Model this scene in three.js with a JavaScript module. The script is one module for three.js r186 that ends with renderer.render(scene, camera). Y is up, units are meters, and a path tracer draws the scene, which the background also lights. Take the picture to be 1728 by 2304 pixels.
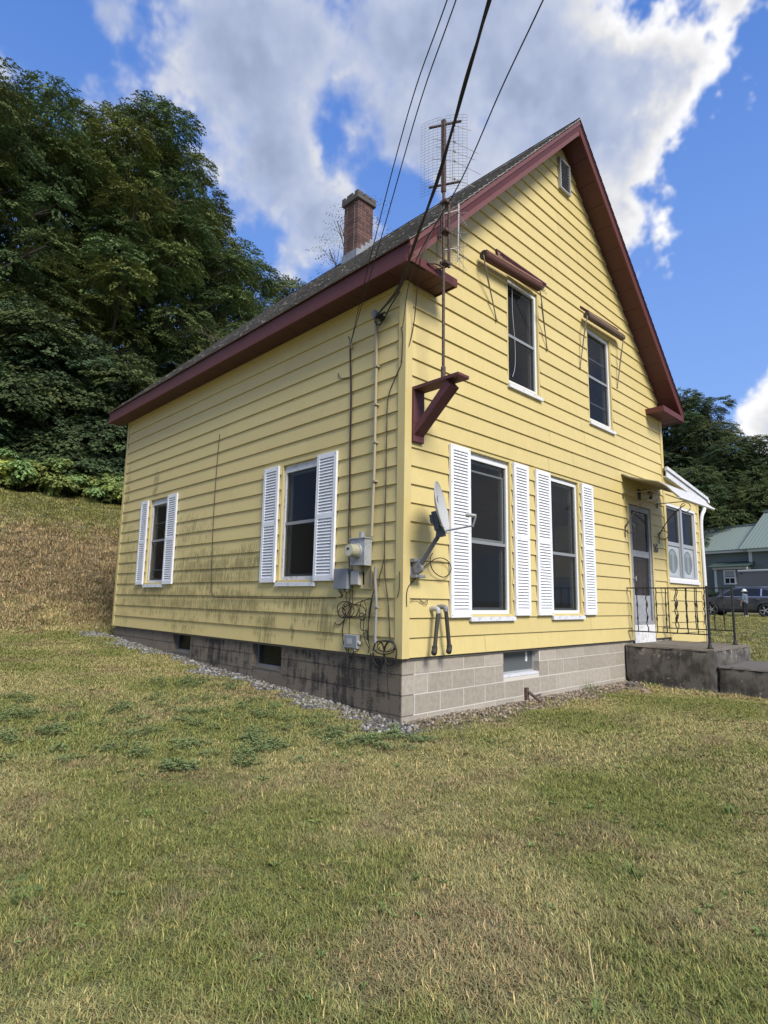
import * as THREE from 'three';
import { mergeGeometries } from 'three/addons/utils/BufferGeometryUtils.js';
import { MarchingCubes } from 'three/addons/objects/MarchingCubes.js';
import { FontLoader } from 'three/addons/loaders/FontLoader.js';
import { TextGeometry } from 'three/addons/geometries/TextGeometry.js';
import { createNoise2D, createNoise3D } from 'simplex-noise';

// ---------------------------------------------------------------- camera, sky, sun, exposure
const scene = new THREE.Scene();
const camera = new THREE.PerspectiveCamera(81.772, 0.75, 0.1, 900);
const EYE = new THREE.Vector3(-4.45127, 0.58578, 4.30473);
camera.position.copy(EYE);
camera.rotation.set(0.1476387, -0.7685226, 0.0173383, 'YXZ');
camera.updateMatrixWorld(true);

const EXPOSURE = 1.3;
const renderer = new THREE.WebGLRenderer({ antialias: true });
renderer.toneMapping = THREE.LinearToneMapping;
renderer.toneMappingExposure = EXPOSURE;
renderer.shadowMap.enabled = true;

function rng(seed) {
  let a = seed >>> 0;
  return () => { a = (a + 0x6d2b79f5) | 0; let t = Math.imul(a ^ (a >>> 15), 1 | a); t = (t + Math.imul(t ^ (t >>> 7), 61 | t)) ^ t; return ((t ^ (t >>> 14)) >>> 0) / 4294967296; };
}
const n2 = createNoise2D(rng(11)), n3 = createNoise3D(rng(12));
const { clamp, lerp } = THREE.MathUtils;
const ss = (a, b, x) => { const t = clamp((x - a) / (b - a), 0, 1); return t * t * (3 - 2 * t); };
const fbm2 = (x, y, o = 4) => { let s = 0, a = 0.5; for (let i = 0; i < o; i++) { s += a * n2(x, y); x = x * 2.03 + 17.1; y = y * 2.03 + 3.7; a *= 0.5; } return s; };
const fbm3 = (x, y, z, o = 5, gain = 0.5) => { let s = 0, a = 0.5; for (let i = 0; i < o; i++) { s += a * n3(x, y, z); x = x * 2.07 + 5.3; y = y * 2.07 + 1.9; z = z * 2.07 + 9.1; a *= gain; } return s; };
const DEG = Math.PI / 180;

// The sky: blue air with broken cumulus, azimuth from -z towards +x, in degrees.
const CLOUDS = [ // azimuth, height, half width, half height, weight
  [27.5, 45, 7.5, 7, 1.1], [31, 39, 7, 6, 1.1], [37, 34, 5.5, 3.6, 0.9], [34, 47, 6, 5, 0.9],
  [48, 47.5, 14, 8, 1.15], [58, 43.5, 13, 8, 1.15], [67, 41.5, 8.5, 7.5, 1.05], [67.5, 34, 4, 6.5, 0.85], [46, 41, 8, 3.8, 0.8], [60, 36, 6, 5, 0.7],
  [15, 44.6, 2.4, 1.5, 0.75], [6.4, 38.6, 2.4, 1.3, 0.75], [78.8, 46, 6, 3, 1.15], [17.5, 37.2, 4, 2.4, 0.42], [33.4, 31.4, 1.6, 1.7, 0.55],
  [80, 14.5, 4.5, 4.2, 0.95], [84, 13, 5, 5, 0.9], [21, 48.5, 2.5, 2, 0.5],
];
const GAPS = [[37.2, 40.2, 1.7, 2.2, 0.62], [44.5, 37, 3.5, 2, 0.8], [30.8, 31.6, 2.6, 1.8, 0.7], [23.3, 39, 2, 2.2, 0.35]];
function cloudField(az, el, x, y, z) {
  let sum = 0;
  if (az > -14 && az < 104) for (const [a, e, ra, re, w] of CLOUDS) { const p = (az - a) / ra, q = (el - e) / re, d = p * p + q * q; if (d < 9) sum += Math.exp(5 * w * (1.15 - Math.sqrt(d))); }
  let f = Math.max(-0.9, Math.log(sum + 1e-4) / 5 - 0.04);
  for (const [a, e, ra, re, w] of GAPS) { const p = (az - a) / ra, q = (el - e) / re, d = Math.sqrt(p * p + q * q); if (d < 1.4) f -= w * (1 - d / 1.4); }
  // away from these clouds broken cover goes on, brightened out of view as fill
  const away = Math.max(ss(52, 58, el), ss(14, 30, Math.abs(az - 44) - 40));
  if (away > 0) f = lerp(f, 1.25 * fbm3(x * 2.4 + 4, y * 3.2, z * 2.4, 3) * (0.9) + 0.16, away);
  return f;
}
{
  const W = 3072, H = 1536, data = new Float32Array(W * H * 4);
  const blueAt = (el) => { const t = clamp(el / 50, 0, 1); return [lerp(0.38, 0.078, Math.pow(t, 0.66)), lerp(0.62, 0.205, Math.pow(t, 0.66)), lerp(0.99, 0.61, t)]; };
  for (let r = 0; r < H; r++) {
    const up = ((r + 0.5) / H - 0.5) * Math.PI, el = up / DEG, y = Math.sin(up), cu = Math.cos(up);
    for (let c = 0; c < W; c++) {
      const o = (r * W + c) * 4; data[o + 3] = 1;
      if (el < 0) { data[o] = 0.16; data[o + 1] = 0.17; data[o + 2] = 0.15; continue; }
      const a = ((c + 0.5) / W - 0.5) * 2 * Math.PI, x = Math.cos(a) * cu, z = Math.sin(a) * cu;
      let az = Math.atan2(x, -z) / DEG; if (az < -136) az += 360;
      const coarseSky = (az < -12 || az > 100 || el > 58) && r > H / 2 + 4;
      if (coarseSky && ((c & 3) || (r & 3)) && c > 3) { const k = ((r & ~3) * W + (c & ~3)) * 4; if (data[k + 3] === 1 && data[k] > 0) { data[o] = data[k]; data[o + 1] = data[k + 1]; data[o + 2] = data[k + 2]; continue; } }
      const b = blueAt(el);
      let f = cloudField(az, el, x, y, z), dens = 0, R = b[0], G = b[1], B = b[2];
      if (f > -0.55) {
        const rough = fbm3(x * 5.5, y * 5.5, z * 5.5, 6, 0.55), wisp = fbm3(x * 24 + 3, y * 24, z * 24, 4, 0.58);
        const east = ss(60, 71, az) * (1 - ss(95, 140, az)), soft = 1 - east;
        const d0 = f + (0.66 + 0.12 * east) * rough + (0.22 + 0.04 * east) * wisp;
        dens = ss(-0.16 * soft, 0.36 + 0.34 * soft, d0);
        // thick parts turn grey, thin rims stay white; the side towards the sun is brighter
        const g = fbm3(x * 5.5 + 0.09, y * 5.5 + 0.06, z * 5.5 + 0.05, 4, 0.52);
        const thick = ss(0.1, 0.95, d0 - 0.1), relief = clamp(0.5 + 1.3 * (rough - g), 0, 1);
        const far = ss(14, 40, Math.abs(az - 44) - 38);  // added fill: clouds out of view made brighter to lift the side wall
        let v = lerp(lerp(0.62, 0.97, east), lerp(0.455, 0.53, east) + 0.34 * far, thick) * lerp(0.86, 1.14, relief) + 0.16 * ss(0.1, 0.6, wisp + rough) * (1 - thick);
        v = clamp(v, 0.3, 0.97);
        const w = ss(0.42, 0.80, v), cr = v * lerp(0.82, 1.0, w), cg = v * lerp(0.97, 1.0, w), cb = v * lerp(1.36, 1.02, w);
        R = lerp(R, cr, dens); G = lerp(G, cg, dens); B = lerp(B, cb, dens);
      }
      data[o] = R / 1.22; data[o + 1] = G / 1.22; data[o + 2] = B / 1.22;
    }
  }
  const sky = new THREE.DataTexture(data, W, H, THREE.RGBAFormat, THREE.FloatType);
  sky.mapping = THREE.EquirectangularReflectionMapping; sky.magFilter = THREE.LinearFilter; sky.needsUpdate = true;
  scene.background = sky; scene.environment = sky;
}
const sun = new THREE.DirectionalLight(new THREE.Color(1, 0.95, 0.88), 3.6);
sun.position.set(-2.4, 17, 14.2); sun.target.position.set(2, 1, -3);
sun.castShadow = true; sun.shadow.radius = 44; sun.shadow.mapSize.set(2048, 2048);
Object.assign(sun.shadow.camera, { left: -50, right: 50, top: 50, bottom: -50, near: 1, far: 120 });
scene.add(sun, sun.target);

// ---------------------------------------------------------------- helpers
const used = new Map();
function numbered(name) { const n = used.get(name) ?? 0; used.set(name, n + 1); return n ? name + '_' + String(n).padStart(3, '0') : name; }
function lit(o) { o.castShadow = true; o.receiveShadow = true; return o; }
function meta(o, label, category, group, kind) { o.userData.label = label; o.userData.category = category; if (group) o.userData.group = group; if (kind) o.userData.kind = kind; return o; }
function thing(name, label, category, group, [x, y, z] = [0, 0, 0], turn = 0) {
  const o = new THREE.Group(); o.name = numbered(name); o.position.set(x, y, z); o.rotation.y = turn; scene.add(o); return meta(o, label, category, group);
}
function tidy(g) { // one layout for every geometry, uv in metres
  let q = g.index ? g.toNonIndexed() : g;
  for (const k of Object.keys(q.attributes)) if (!['position', 'normal', 'uv', 'color'].includes(k)) q.deleteAttribute(k);
  if (!q.attributes.normal) q.computeVertexNormals();
  if (!g.userData.ownUV) {
    const p = q.attributes.position.array, n = q.attributes.normal.array, uv = new Float32Array(p.length / 3 * 2);
    for (let i = 0, j = 0; i < p.length; i += 3, j += 2) {
      const ax = Math.abs(n[i]), ay = Math.abs(n[i + 1]), az = Math.abs(n[i + 2]);
      if (ax >= ay && ax >= az) { uv[j] = p[i + 2]; uv[j + 1] = p[i + 1]; } else if (ay >= az) { uv[j] = p[i]; uv[j + 1] = p[i + 2]; } else { uv[j] = p[i]; uv[j + 1] = p[i + 1]; }
    }
    q.setAttribute('uv', new THREE.BufferAttribute(uv, 2));
  }
  return q;
}
function merged(gs) { const list = (Array.isArray(gs) ? gs : [gs]).map(tidy); return list.length === 1 ? list[0] : mergeGeometries(list); }
function obj(name, gs, mat, parent) {
  const m = lit(new THREE.Mesh(merged(gs), mat));
  m.name = parent ? name : numbered(name); (parent ?? scene).add(m); return m;
}
const V = (x, y, z) => new THREE.Vector3(x, y, z);
function box(x0, x1, y0, y1, z0, z1) { return new THREE.BoxGeometry(Math.abs(x1 - x0), Math.abs(y1 - y0), Math.abs(z1 - z0)).translate((x0 + x1) / 2, (y0 + y1) / 2, (z0 + z1) / 2); }
function hexa(p) { // p: bottom 4 (ccw from above-front), top 4; faces outwards
  const F = [[0, 1, 5, 4], [1, 2, 6, 5], [2, 3, 7, 6], [3, 0, 4, 7], [4, 5, 6, 7], [3, 2, 1, 0]], a = [];
  for (const [i, j, k, l] of F) for (const q of [i, j, k, i, k, l]) a.push(...p[q]);
  const g = new THREE.BufferGeometry(); g.setAttribute('position', new THREE.Float32BufferAttribute(a, 3)); g.computeVertexNormals(); return g;
}
function cham(x0, x1, y0, y1, z0, z1, c = 0.006) { // box with chamfered vertical-profile edges
  const s = new THREE.Shape(); const w = x1 - x0 - 2 * c, h = y1 - y0 - 2 * c;
  s.moveTo(0, 0); s.lineTo(w, 0); s.lineTo(w, h); s.lineTo(0, h); s.closePath();
  return new THREE.ExtrudeGeometry(s, { depth: z1 - z0 - 2 * c, bevelEnabled: true, bevelThickness: c, bevelSize: c, bevelSegments: 1 }).translate(x0 + c, y0 + c, z0 + c);
}
function rod(a, b, r, r2 = r, n = 8) {
  const d = V().subVectors(b, a), g = new THREE.CylinderGeometry(r2, r, d.length(), n, 1);
  g.applyQuaternion(new THREE.Quaternion().setFromUnitVectors(V(0, 1, 0), d.clone().normalize())); const m = V().addVectors(a, b).multiplyScalar(0.5); return g.translate(m.x, m.y, m.z);
}
function tube(pts, r, seg, n = 6, closed = false) { return new THREE.TubeGeometry(new THREE.CatmullRomCurve3(pts, closed, 'centripetal'), seg ?? pts.length * 6, r, n, closed); }
function ball(p, r, w = 10, h = 8) { return new THREE.SphereGeometry(r, w, h).translate(p.x, p.y, p.z); }
function plate(pts, z0, z1, holes = []) { // outline in x,y extruded from z0 to z1
  const s = new THREE.Shape(pts.map(([x, y]) => new THREE.Vector2(x, y)));
  for (const h of holes) s.holes.push(new THREE.Path(h.map(([x, y]) => new THREE.Vector2(x, y))));
  return new THREE.ExtrudeGeometry(s, { depth: z1 - z0, bevelEnabled: false }).translate(0, 0, z0);
}
const rect = (x0, x1, y0, y1) => [[x0, y0], [x1, y0], [x1, y1], [x0, y1]];
// walls: s along the wall, y up, d outwards. The front wall is z = 0, the side wall x = 0 with s = z.
const FRONT = new THREE.Matrix4(), SIDE = new THREE.Matrix4().makeBasis(V(0, 0, 1), V(0, 1, 0), V(-1, 0, 0));
const on = (M, g) => g.applyMatrix4(M);
const at = (M, s, y, d) => V(s, y, d).applyMatrix4(M);
// a pixel of the photograph gives a direction; the plane that the thing touches gives its place
const dirOf = (px, py) => V((px - 864) / 1330.56, -(py - 1152) / 1330.56, -1).transformDirection(camera.matrixWorld);
const hit = (px, py, axis, v) => { const d = dirOf(px, py); return EYE.clone().addScaledVector(d, (v - EYE[axis]) / d[axis]); };
const onFront = (px, py, d = 0) => hit(px, py, 'z', d), onSide = (px, py, d = 0) => hit(px, py, 'x', -d);
const polar = (azimuth, dist) => [EYE.x + dist * Math.sin(azimuth * DEG), EYE.z - dist * Math.cos(azimuth * DEG)];

// ---------------------------------------------------------------- textures and materials
function noiseTex(size, fn, srgb = false) { // fn(u, v) -> [r, g, b] in 0..1, u and v in 0..1
  const d = new Uint8Array(size * size * 4);
  for (let y = 0; y < size; y++) for (let x = 0; x < size; x++) { const c = fn(x / size, y / size), o = (y * size + x) * 4; d[o] = 255 * clamp(c[0], 0, 1); d[o + 1] = 255 * clamp(c[1], 0, 1); d[o + 2] = 255 * clamp(c[2], 0, 1); d[o + 3] = 255; }
  const t = new THREE.DataTexture(d, size, size); t.wrapS = t.wrapT = THREE.RepeatWrapping; t.magFilter = THREE.LinearFilter; t.minFilter = THREE.LinearMipmapLinearFilter; t.generateMipmaps = true;
  if (srgb) t.colorSpace = THREE.SRGBColorSpace; t.needsUpdate = true; return t;
}
// tileable noise on a torus-like blend
const tile = (f) => (u, v) => { const a = f(u, v), b = f(u - 1, v), c = f(u, v - 1), d = f(u - 1, v - 1); return lerp(lerp(a, b, ss(0.6, 1, u)), lerp(c, d, ss(0.6, 1, u)), ss(0.6, 1, v)); };
const g1 = (v) => [v, v, v];
const every = (t, metres) => { const c = t.clone(); c.repeat.set(1 / metres, 1 / metres); c.needsUpdate = true; return c; };
const fine = tile((u, v) => 0.5 + 0.5 * fbm2(u * 40, v * 40, 4)), coarse = tile((u, v) => 0.5 + 0.9 * fbm2(u * 5 + 9, v * 5, 5)), speck = tile((u, v) => n2(u * 90 + 5, v * 90));
const T = {
  grain: noiseTex(256, (u, v) => g1(fine(u, v))),
  cloth: noiseTex(256, (u, v) => g1(0.8 + 0.2 * fine(u, v))),
  block: noiseTex(512, (u, v) => g1(0.80 + 0.16 * (coarse(u, v) - 0.5) + 0.26 * (fine(u, v) - 0.5) - 0.16 * ss(0.55, 0.8, speck(u, v)))),
  paint: noiseTex(512, (u, v) => { const s = tile((a, b) => fbm2(a * 60, b * 4 + 3, 3))(u, v), k = 0.945 + 0.05 * (coarse(u, v) - 0.5) + 0.055 * s; return [k, k * (1 + 0.01 * s), k * (1 + 0.03 * s)]; }),
  worn: noiseTex(512, (u, v) => { const c = coarse(u, v), f = fine(u, v), w = ss(0.62, 0.7, c * 0.6 + f * 0.45); return [lerp(0.80 + 0.16 * f, 0.55, w * 0.7), lerp(0.80 + 0.16 * f, 0.54, w * 0.7), lerp(0.82 + 0.16 * f, 0.54, w * 0.7)]; }),
  concrete: noiseTex(512, (u, v) => {
    const c = coarse(u, v), c2 = tile((a, b) => 0.5 + 0.8 * fbm2(a * 9 + 31, b * 9 + 7, 5))(u, v), f = fine(u, v), run = tile((a, b) => 0.5 + 0.6 * fbm2(a * 22, b * 3, 4))(u, v);
    const dark = ss(0.36, 0.66, c * 0.5 + run * 0.3 + c2 * 0.2), pale = ss(0.72, 0.80, c2 * 0.75 + f * 0.3) * (1 - ss(0.6, 0.8, c));
    let r = lerp(0.21, 0.085, dark), g = lerp(0.19, 0.078, dark), b = lerp(0.16, 0.068, dark);
    r = lerp(r, 0.44, pale * 0.8); g = lerp(g, 0.39, pale * 0.8); b = lerp(b, 0.33, pale * 0.8); const k = 0.75 + 0.5 * f; return [r * k, g * k, b * k];
  }),
  grime: noiseTex(512, (u, v) => { const run = tile((a, b) => 0.5 + 0.7 * fbm2(a * 30, b * 5, 4))(u, v), c = coarse(u, v), k = ss(0.58, 0.9, run * 0.5 + c * 0.5); return [lerp(0.98, 0.74, k), lerp(0.98, 0.74, k), lerp(0.98, 0.70, k)]; }),
  rust: noiseTex(256, (u, v) => { const c = ss(0.4, 0.62, coarse(u, v)), f = fine(u, v); return [lerp(0.12, 0.075, c) * (0.7 + 0.6 * f), lerp(0.085, 0.040, c) * (0.7 + 0.6 * f), lerp(0.07, 0.030, c) * (0.7 + 0.6 * f)]; }),
  shingle: noiseTex(512, (u, v) => { const k = 0.55 + 0.5 * fine(u, v) + 0.35 * (coarse(u, v) - 0.5) + 0.12 * speck(u, v); return [k, k * 0.98, k * 0.95]; }),
  bark: noiseTex(256, (u, v) => g1(0.35 + 0.7 * tile((a, b) => 0.5 + 0.6 * fbm2(a * 26, b * 5, 4))(u, v))),
};
// Mildew on the north side of the siding: dark streaky growth with outlines of its own, at the places where it sits on the wall (u: 0..7.93 m from the far corner, v: 0..4.2 m)
{
  const W = 1536, H = 768, d = new Uint8Array(W * H * 4), L = 7.93, T4 = 4.2, spots = [ // s, y, half length, half height, strength
    [-4.3, 0.95, 1.5, 0.42, 1], [-3.1, 1.05, 0.45, 0.38, 1.1], [-6.3, 0.55, 1.5, 0.32, 0.9], [-5.1, 0.55, 1.2, 0.35, 0.9], [-3.6, 0.48, 1.3, 0.33, 1.0], [-1.7, 0.55, 0.7, 0.14, 0.9], [-1.25, 0.28, 0.22, 0.3, 1.25], [-1.5, 0.42, 0.6, 0.2, 0.6], [-7.4, 1.0, 0.35, 1.1, 0.62], [-6.35, 2.6, 0.16, 0.35, 0.8],
    [-2.5, 0.22, 0.35, 0.28, 1.0], [-4.9, 1.6, 0.8, 0.4, 0.42], [-5.0, 0.15, 0.9, 0.2, 0.5], [-7.7, 2.3, 0.14, 1.2, 0.5], [-1.9, 0.16, 0.05, 0.14, 1.2]];
  const rg = rng(5);
  for (let y = 0; y < H; y++) for (let x = 0; x < W; x++) {
    const s = (x + 0.5) / W * L - L, h = (y + 0.5) / H * T4, o = (y * W + x) * 4, inCourse = (h / 0.2032) % 1;
    let m = -0.2; for (const [a, b, ra, rb, w] of spots) { const p = (s - a) / ra, q = (h - b) / rb, v = w * (1 - p * p - q * q); if (v > m) m = v; }
    const streak = 0.80 * fbm2(s * 24, h * 1.3 + Math.floor(h / 0.2032) * 7.7, 4) + 0.4 * fbm2(s * 38, h * 8, 3), patch = fbm2(s * 3 + 4, h * 4, 4);
    const rungs = 0.16 * (inCourse < 0.62 ? 1 : -0.6);
    let k = ss(0.34, 0.9, m * 0.62 + 1.15 * streak + 0.34 * patch + rungs + 0.06) * ss(-0.15, 0.25, m);
    const film = ss(-0.1, 0.9, m + 0.8 * patch) * 0.22;
    const dot = n2(s * 31, h * 31) > 0.92 && n2(s * 7, h * 7 + 50) > 0.45 ? 0.55 : 0;
    k = clamp(k * 0.52 + film * 0.5 + dot * 0.8, 0, 0.7);
    const v = 0.975 + 0.03 * fbm2(s * 50, h * 3, 3) + 0.02 * fbm2(s * 1.3, h * 1.3, 3), c = [lerp(v, 0.20, k), lerp(v, 0.215, k), lerp(v, 0.17, k)];
    d[o] = 255 * clamp(c[0], 0, 1); d[o + 1] = 255 * clamp(c[1], 0, 1); d[o + 2] = 255 * clamp(c[2], 0, 1); d[o + 3] = 255;
  }
  const t = new THREE.DataTexture(d, W, H); t.magFilter = THREE.LinearFilter; t.wrapS = t.wrapT = THREE.RepeatWrapping; t.repeat.set(1 / L, 1 / T4); t.needsUpdate = true; T.mildew = t;
}
// black water stains on the side foundation (u: metres along the wall, v: height)
{
  const W = 1024, H = 256, d = new Uint8Array(W * H * 4);
  for (let y = 0; y < H; y++) for (let x = 0; x < W; x++) {
    const s = (x + 0.5) / W * 8 - 8, h = (y + 0.5) / H * 1.2 - 1.1, o = (y * W + x) * 4;
    const run = 0.5 + 0.7 * fbm2(s * 9, h * 1.6, 4), p = 0.5 + 0.8 * fbm2(s * 1.6 + 3, h * 3.2, 4);
    const near = Math.max(1 - Math.abs(s + 0.9) / 1.5, 1 - Math.abs(s + 4) / 0.8, 0.8 * (1 - Math.abs(s + 3.3) / 0.7), -0.1);
    const k = ss(0.5, 0.85, run * 0.55 + p * 0.45 + near * 0.34 - 0.12 + 0.22 * (fbm2(s * 30, h * 30, 3))), f = 0.85 + 0.35 * fbm2(s * 60, h * 60, 2);
    d[o] = 255 * clamp(lerp(0.66, 0.17, k) * f, 0, 1); d[o + 1] = 255 * clamp(lerp(0.62, 0.165, k) * f, 0, 1); d[o + 2] = 255 * clamp(lerp(0.55, 0.17, k) * f, 0, 1); d[o + 3] = 255;
  }
  const t = new THREE.DataTexture(d, W, H); t.magFilter = THREE.LinearFilter; t.wrapS = t.wrapT = THREE.RepeatWrapping; t.repeat.set(1 / 8, 1 / 1.2); t.offset.set(0, 1.1 / 1.2); t.needsUpdate = true; T.stain = t;
}
const C = (r, g, b) => new THREE.Color().setRGB(r, g, b);
const std = (r, g, b, rough = 0.7, more = {}) => new THREE.MeshStandardMaterial({ color: C(r, g, b), roughness: rough, side: THREE.DoubleSide, ...more });
const PAINT = every(T.paint, 1.7), GRAIN = every(T.grain, 0.25), WORN = every(T.worn, 0.8);
const M = {
  sidingFront: [[0.65, 0.522, 0.212], [0.63, 0.506, 0.206], [0.665, 0.535, 0.22]].map((c) => std(...c, 0.55, { map: PAINT })),
  sidingSide: [[0.65, 0.526, 0.222], [0.63, 0.51, 0.217], [0.66, 0.536, 0.228]].map((c) => std(...c, 0.55, { map: T.mildew })),
  yellow: std(0.635, 0.515, 0.218, 0.55, { map: PAINT }),
  maroon: std(0.11, 0.0255, 0.0235, 0.62, { map: every(T.grime, 0.9) }),
  maroonDark: std(0.085, 0.024, 0.025, 0.6, { map: every(T.cloth, 0.6) }),
  maroonWood: std(0.12, 0.035, 0.04, 0.7, { map: WORN }),
  white: std(0.80, 0.80, 0.80, 0.5, { map: every(T.cloth, 0.5) }),
  shutter: std(0.80, 0.81, 0.83, 0.5, { map: every(T.grime, 1.3) }),
  peeling: std(0.74, 0.75, 0.76, 0.75, { map: WORN }),
  aluminium: std(0.45, 0.46, 0.47, 0.45, { metalness: 0.35, map: every(T.cloth, 0.3) }),
  screenBar: std(0.30, 0.31, 0.32, 0.5, { metalness: 0.3 }),
  glass: new THREE.MeshPhysicalMaterial({ color: C(0.74, 0.78, 0.77), transmission: 1, thickness: 0, roughness: 0.03, ior: 1.4, side: THREE.DoubleSide }),
  screen: new THREE.MeshPhysicalMaterial({ color: C(0.03, 0.031, 0.033), roughness: 1, specularIntensity: 0, transparent: true, opacity: 0.4, side: THREE.DoubleSide }),  // see-through dark sheet laid over glass to dim its reflections
  film: std(0.55, 0.58, 0.60, 0.6),
  inside: std(0.16, 0.14, 0.12, 0.9), insideFloor: std(0.12, 0.085, 0.06, 0.8),
  block: [[0.50, 0.445, 0.365], [0.475, 0.42, 0.345], [0.53, 0.47, 0.39], [0.445, 0.395, 0.32]].map((c) => std(...c, 0.95, { map: every(T.block, 0.5), bumpMap: every(T.grain, 0.12), bumpScale: 0.003 })),
  mortar: std(0.66, 0.62, 0.55, 0.95, { map: every(T.cloth, 0.2) }),
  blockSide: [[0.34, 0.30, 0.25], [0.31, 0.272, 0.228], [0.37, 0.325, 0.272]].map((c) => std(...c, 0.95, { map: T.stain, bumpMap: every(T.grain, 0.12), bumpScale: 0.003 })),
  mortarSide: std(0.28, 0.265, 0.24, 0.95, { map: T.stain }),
  concrete: std(0.72, 0.72, 0.72, 0.95, { map: every(T.concrete, 1.9), bumpMap: every(T.grain, 0.2), bumpScale: 0.006 }),
  concreteTop: std(0.20, 0.175, 0.135, 0.95, { map: every(T.worn, 0.9), bumpMap: every(T.grain, 0.2), bumpScale: 0.006 }),
  shingles: [[0.31, 0.295, 0.28], [0.24, 0.23, 0.215], [0.37, 0.35, 0.33], [0.28, 0.27, 0.255]].map((c) => std(...c, 0.95, { map: every(T.shingle, 0.6), bumpMap: every(T.grain, 0.08), bumpScale: 0.003 })),
  brick: [[0.135, 0.068, 0.055], [0.11, 0.055, 0.047], [0.165, 0.085, 0.068], [0.095, 0.052, 0.046]].map((c) => std(...c, 0.9, { map: every(T.block, 0.3) })),
  brickMortar: std(0.36, 0.29, 0.25, 0.95),
  capstone: std(0.115, 0.10, 0.088, 0.9, { map: every(T.block, 0.4) }),
  lead: std(0.32, 0.34, 0.36, 0.55, { metalness: 0.35, map: WORN }),
  iron: std(0.014, 0.014, 0.015, 0.55), rust: std(1, 1, 1, 0.8, { map: every(T.rust, 0.3) }), darkPipe: std(0.045, 0.04, 0.036, 0.6, { map: every(T.cloth, 0.1) }),
  cable: std(0.018, 0.016, 0.016, 0.6), cableBrown: std(0.045, 0.028, 0.024, 0.7), conduit: std(0.40, 0.355, 0.25, 0.7, { map: every(T.cloth, 0.2) }), conduitGrey: std(0.30, 0.29, 0.27, 0.7, { map: every(T.cloth, 0.2) }),
  boxGrey: std(0.27, 0.285, 0.30, 0.6, { map: every(T.cloth, 0.3) }), boxPale: std(0.46, 0.455, 0.43, 0.6, { map: every(T.cloth, 0.3) }), meterGrey: std(0.44, 0.46, 0.47, 0.5, { metalness: 0.25, map: WORN }),
  dishGrey: std(0.52, 0.52, 0.50, 0.5, { map: every(T.cloth, 0.4) }), dishDark: std(0.085, 0.09, 0.10, 0.5), dishArm: std(0.20, 0.205, 0.215, 0.5), wire: std(0.10, 0.11, 0.14, 0.6, { metalness: 0.3 }),
  bark: std(0.13, 0.105, 0.085, 0.95, { map: every(T.bark, 1.2) }), door: std(0.14, 0.058, 0.038, 0.6, { map: every(T.bark, 0.5) }),
};
const leafMat = (r, g, b) => new THREE.MeshPhysicalMaterial({ color: C(r, g, b), roughness: 0.85, transmission: 0.25, thickness: 0, side: THREE.DoubleSide });

// ---------------------------------------------------------------- the ground
function groundY(x, z) {
  let y = -0.655 - 0.05 * Math.max(0, z) * (1 - 0.85 * ss(-1, 6, x)) + 0.054 * clamp(-z, 0, 12) * (1 - ss(4, 12, x)) + 0.65 * ss(5, 36, x) + 0.45 * ss(40, 70, x) + 0.016 * fbm2(x * 0.7, z * 0.7, 3);
  const s = -z - 9.6 + 0.04 * x, k = 1 - ss(9, 22, x);
  if (s > 0) y += k * (4.05 * ss(0, 9.6, s) + 0.16 * Math.max(0, s - 9) + 0.12 * fbm2(x * 0.5, z * 0.5, 3) * ss(0, 3, s));
  return y;
}
// what grows where: 0..1 amounts of green, straw and brown
function turf(x, z) {
  const a = fbm2(x * 0.42 + 3, z * 0.42, 4), b = fbm2(x * 1.5 + 8, z * 1.5, 3), c = fbm2(x * 0.9 - 5, z * 0.9 + 2, 3), s = -z - 9.6;
  const d = n2(x * 4.3, z * 4.3) * 0.16 + n2(x * 9, z * 9 + 7) * 0.12;
  let green = ss(-0.42, 0.5, a + 0.4 * b + d + 0.2 * ss(0, -3, x)), brown = ss(0.05, 0.45, c + 0.35 * b + 1.2 * d) * 0.7;
  const bare = (px, pz, r) => ss(1, 0.2, Math.hypot(x - px, z - pz) / r);
  for (const [px, pz, r, w] of [[-0.55, 1.0, 0.9, 0.9], [-1.9, 2.6, 0.7, 0.8], [-1.2, 3.2, 0.6, 0.9], [-3.6, -0.4, 0.9, 0.7], [0.3, 1.6, 0.8, 0.6]]) { green *= 1 - w * 0.7 * bare(px, pz, r); }
  for (const [px, pz, r, w] of [[-0.2, 2.1, 0.75, 0.9], [0.9, 2.4, 0.8, 0.7], [1.5, 1.1, 1.0, 0.5], [-1.0, -0.9, 1.1, 0.8], [-2.6, -1.0, 0.8, 0.8], [3.6, 1.6, 1.1, 0.5], [-3.3, 2.1, 0.35, 0.7]]) { const k = w * bare(px, pz, r); green = lerp(green, 1, k); brown *= 1 - k; }
  if (s > -1.0) { const k = ss(-1.2, 2.4, s + 2.2 * a + 1.4 * b + 2 * d), t = ss(5.0, 6.6, s + 0.7 * b + 0.5 * a); green = lerp(green, lerp(0.08 + 0.4 * ss(0.1, 0.5, a + b) + 0.12 * ss(4, 8, s), 0.80 + 0.3 * a, t), k); brown = lerp(brown, lerp(0.95 - 0.65 * ss(4.6, 7.6, s + 2 * b), 0.05, t), k); }
  if (x > 6) { const k = ss(6, 11, x); green = lerp(green, 0.75 + 0.3 * a, k); brown *= 1 - 0.8 * k; }
  return [clamp(green, 0, 1), clamp(brown, 0, 1)];
}
const GREEN = [0.168, 0.20, 0.055], STRAW = [0.40, 0.35, 0.175], BROWN = [0.275, 0.22, 0.13], SOIL = [0.16, 0.13, 0.08];
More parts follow.
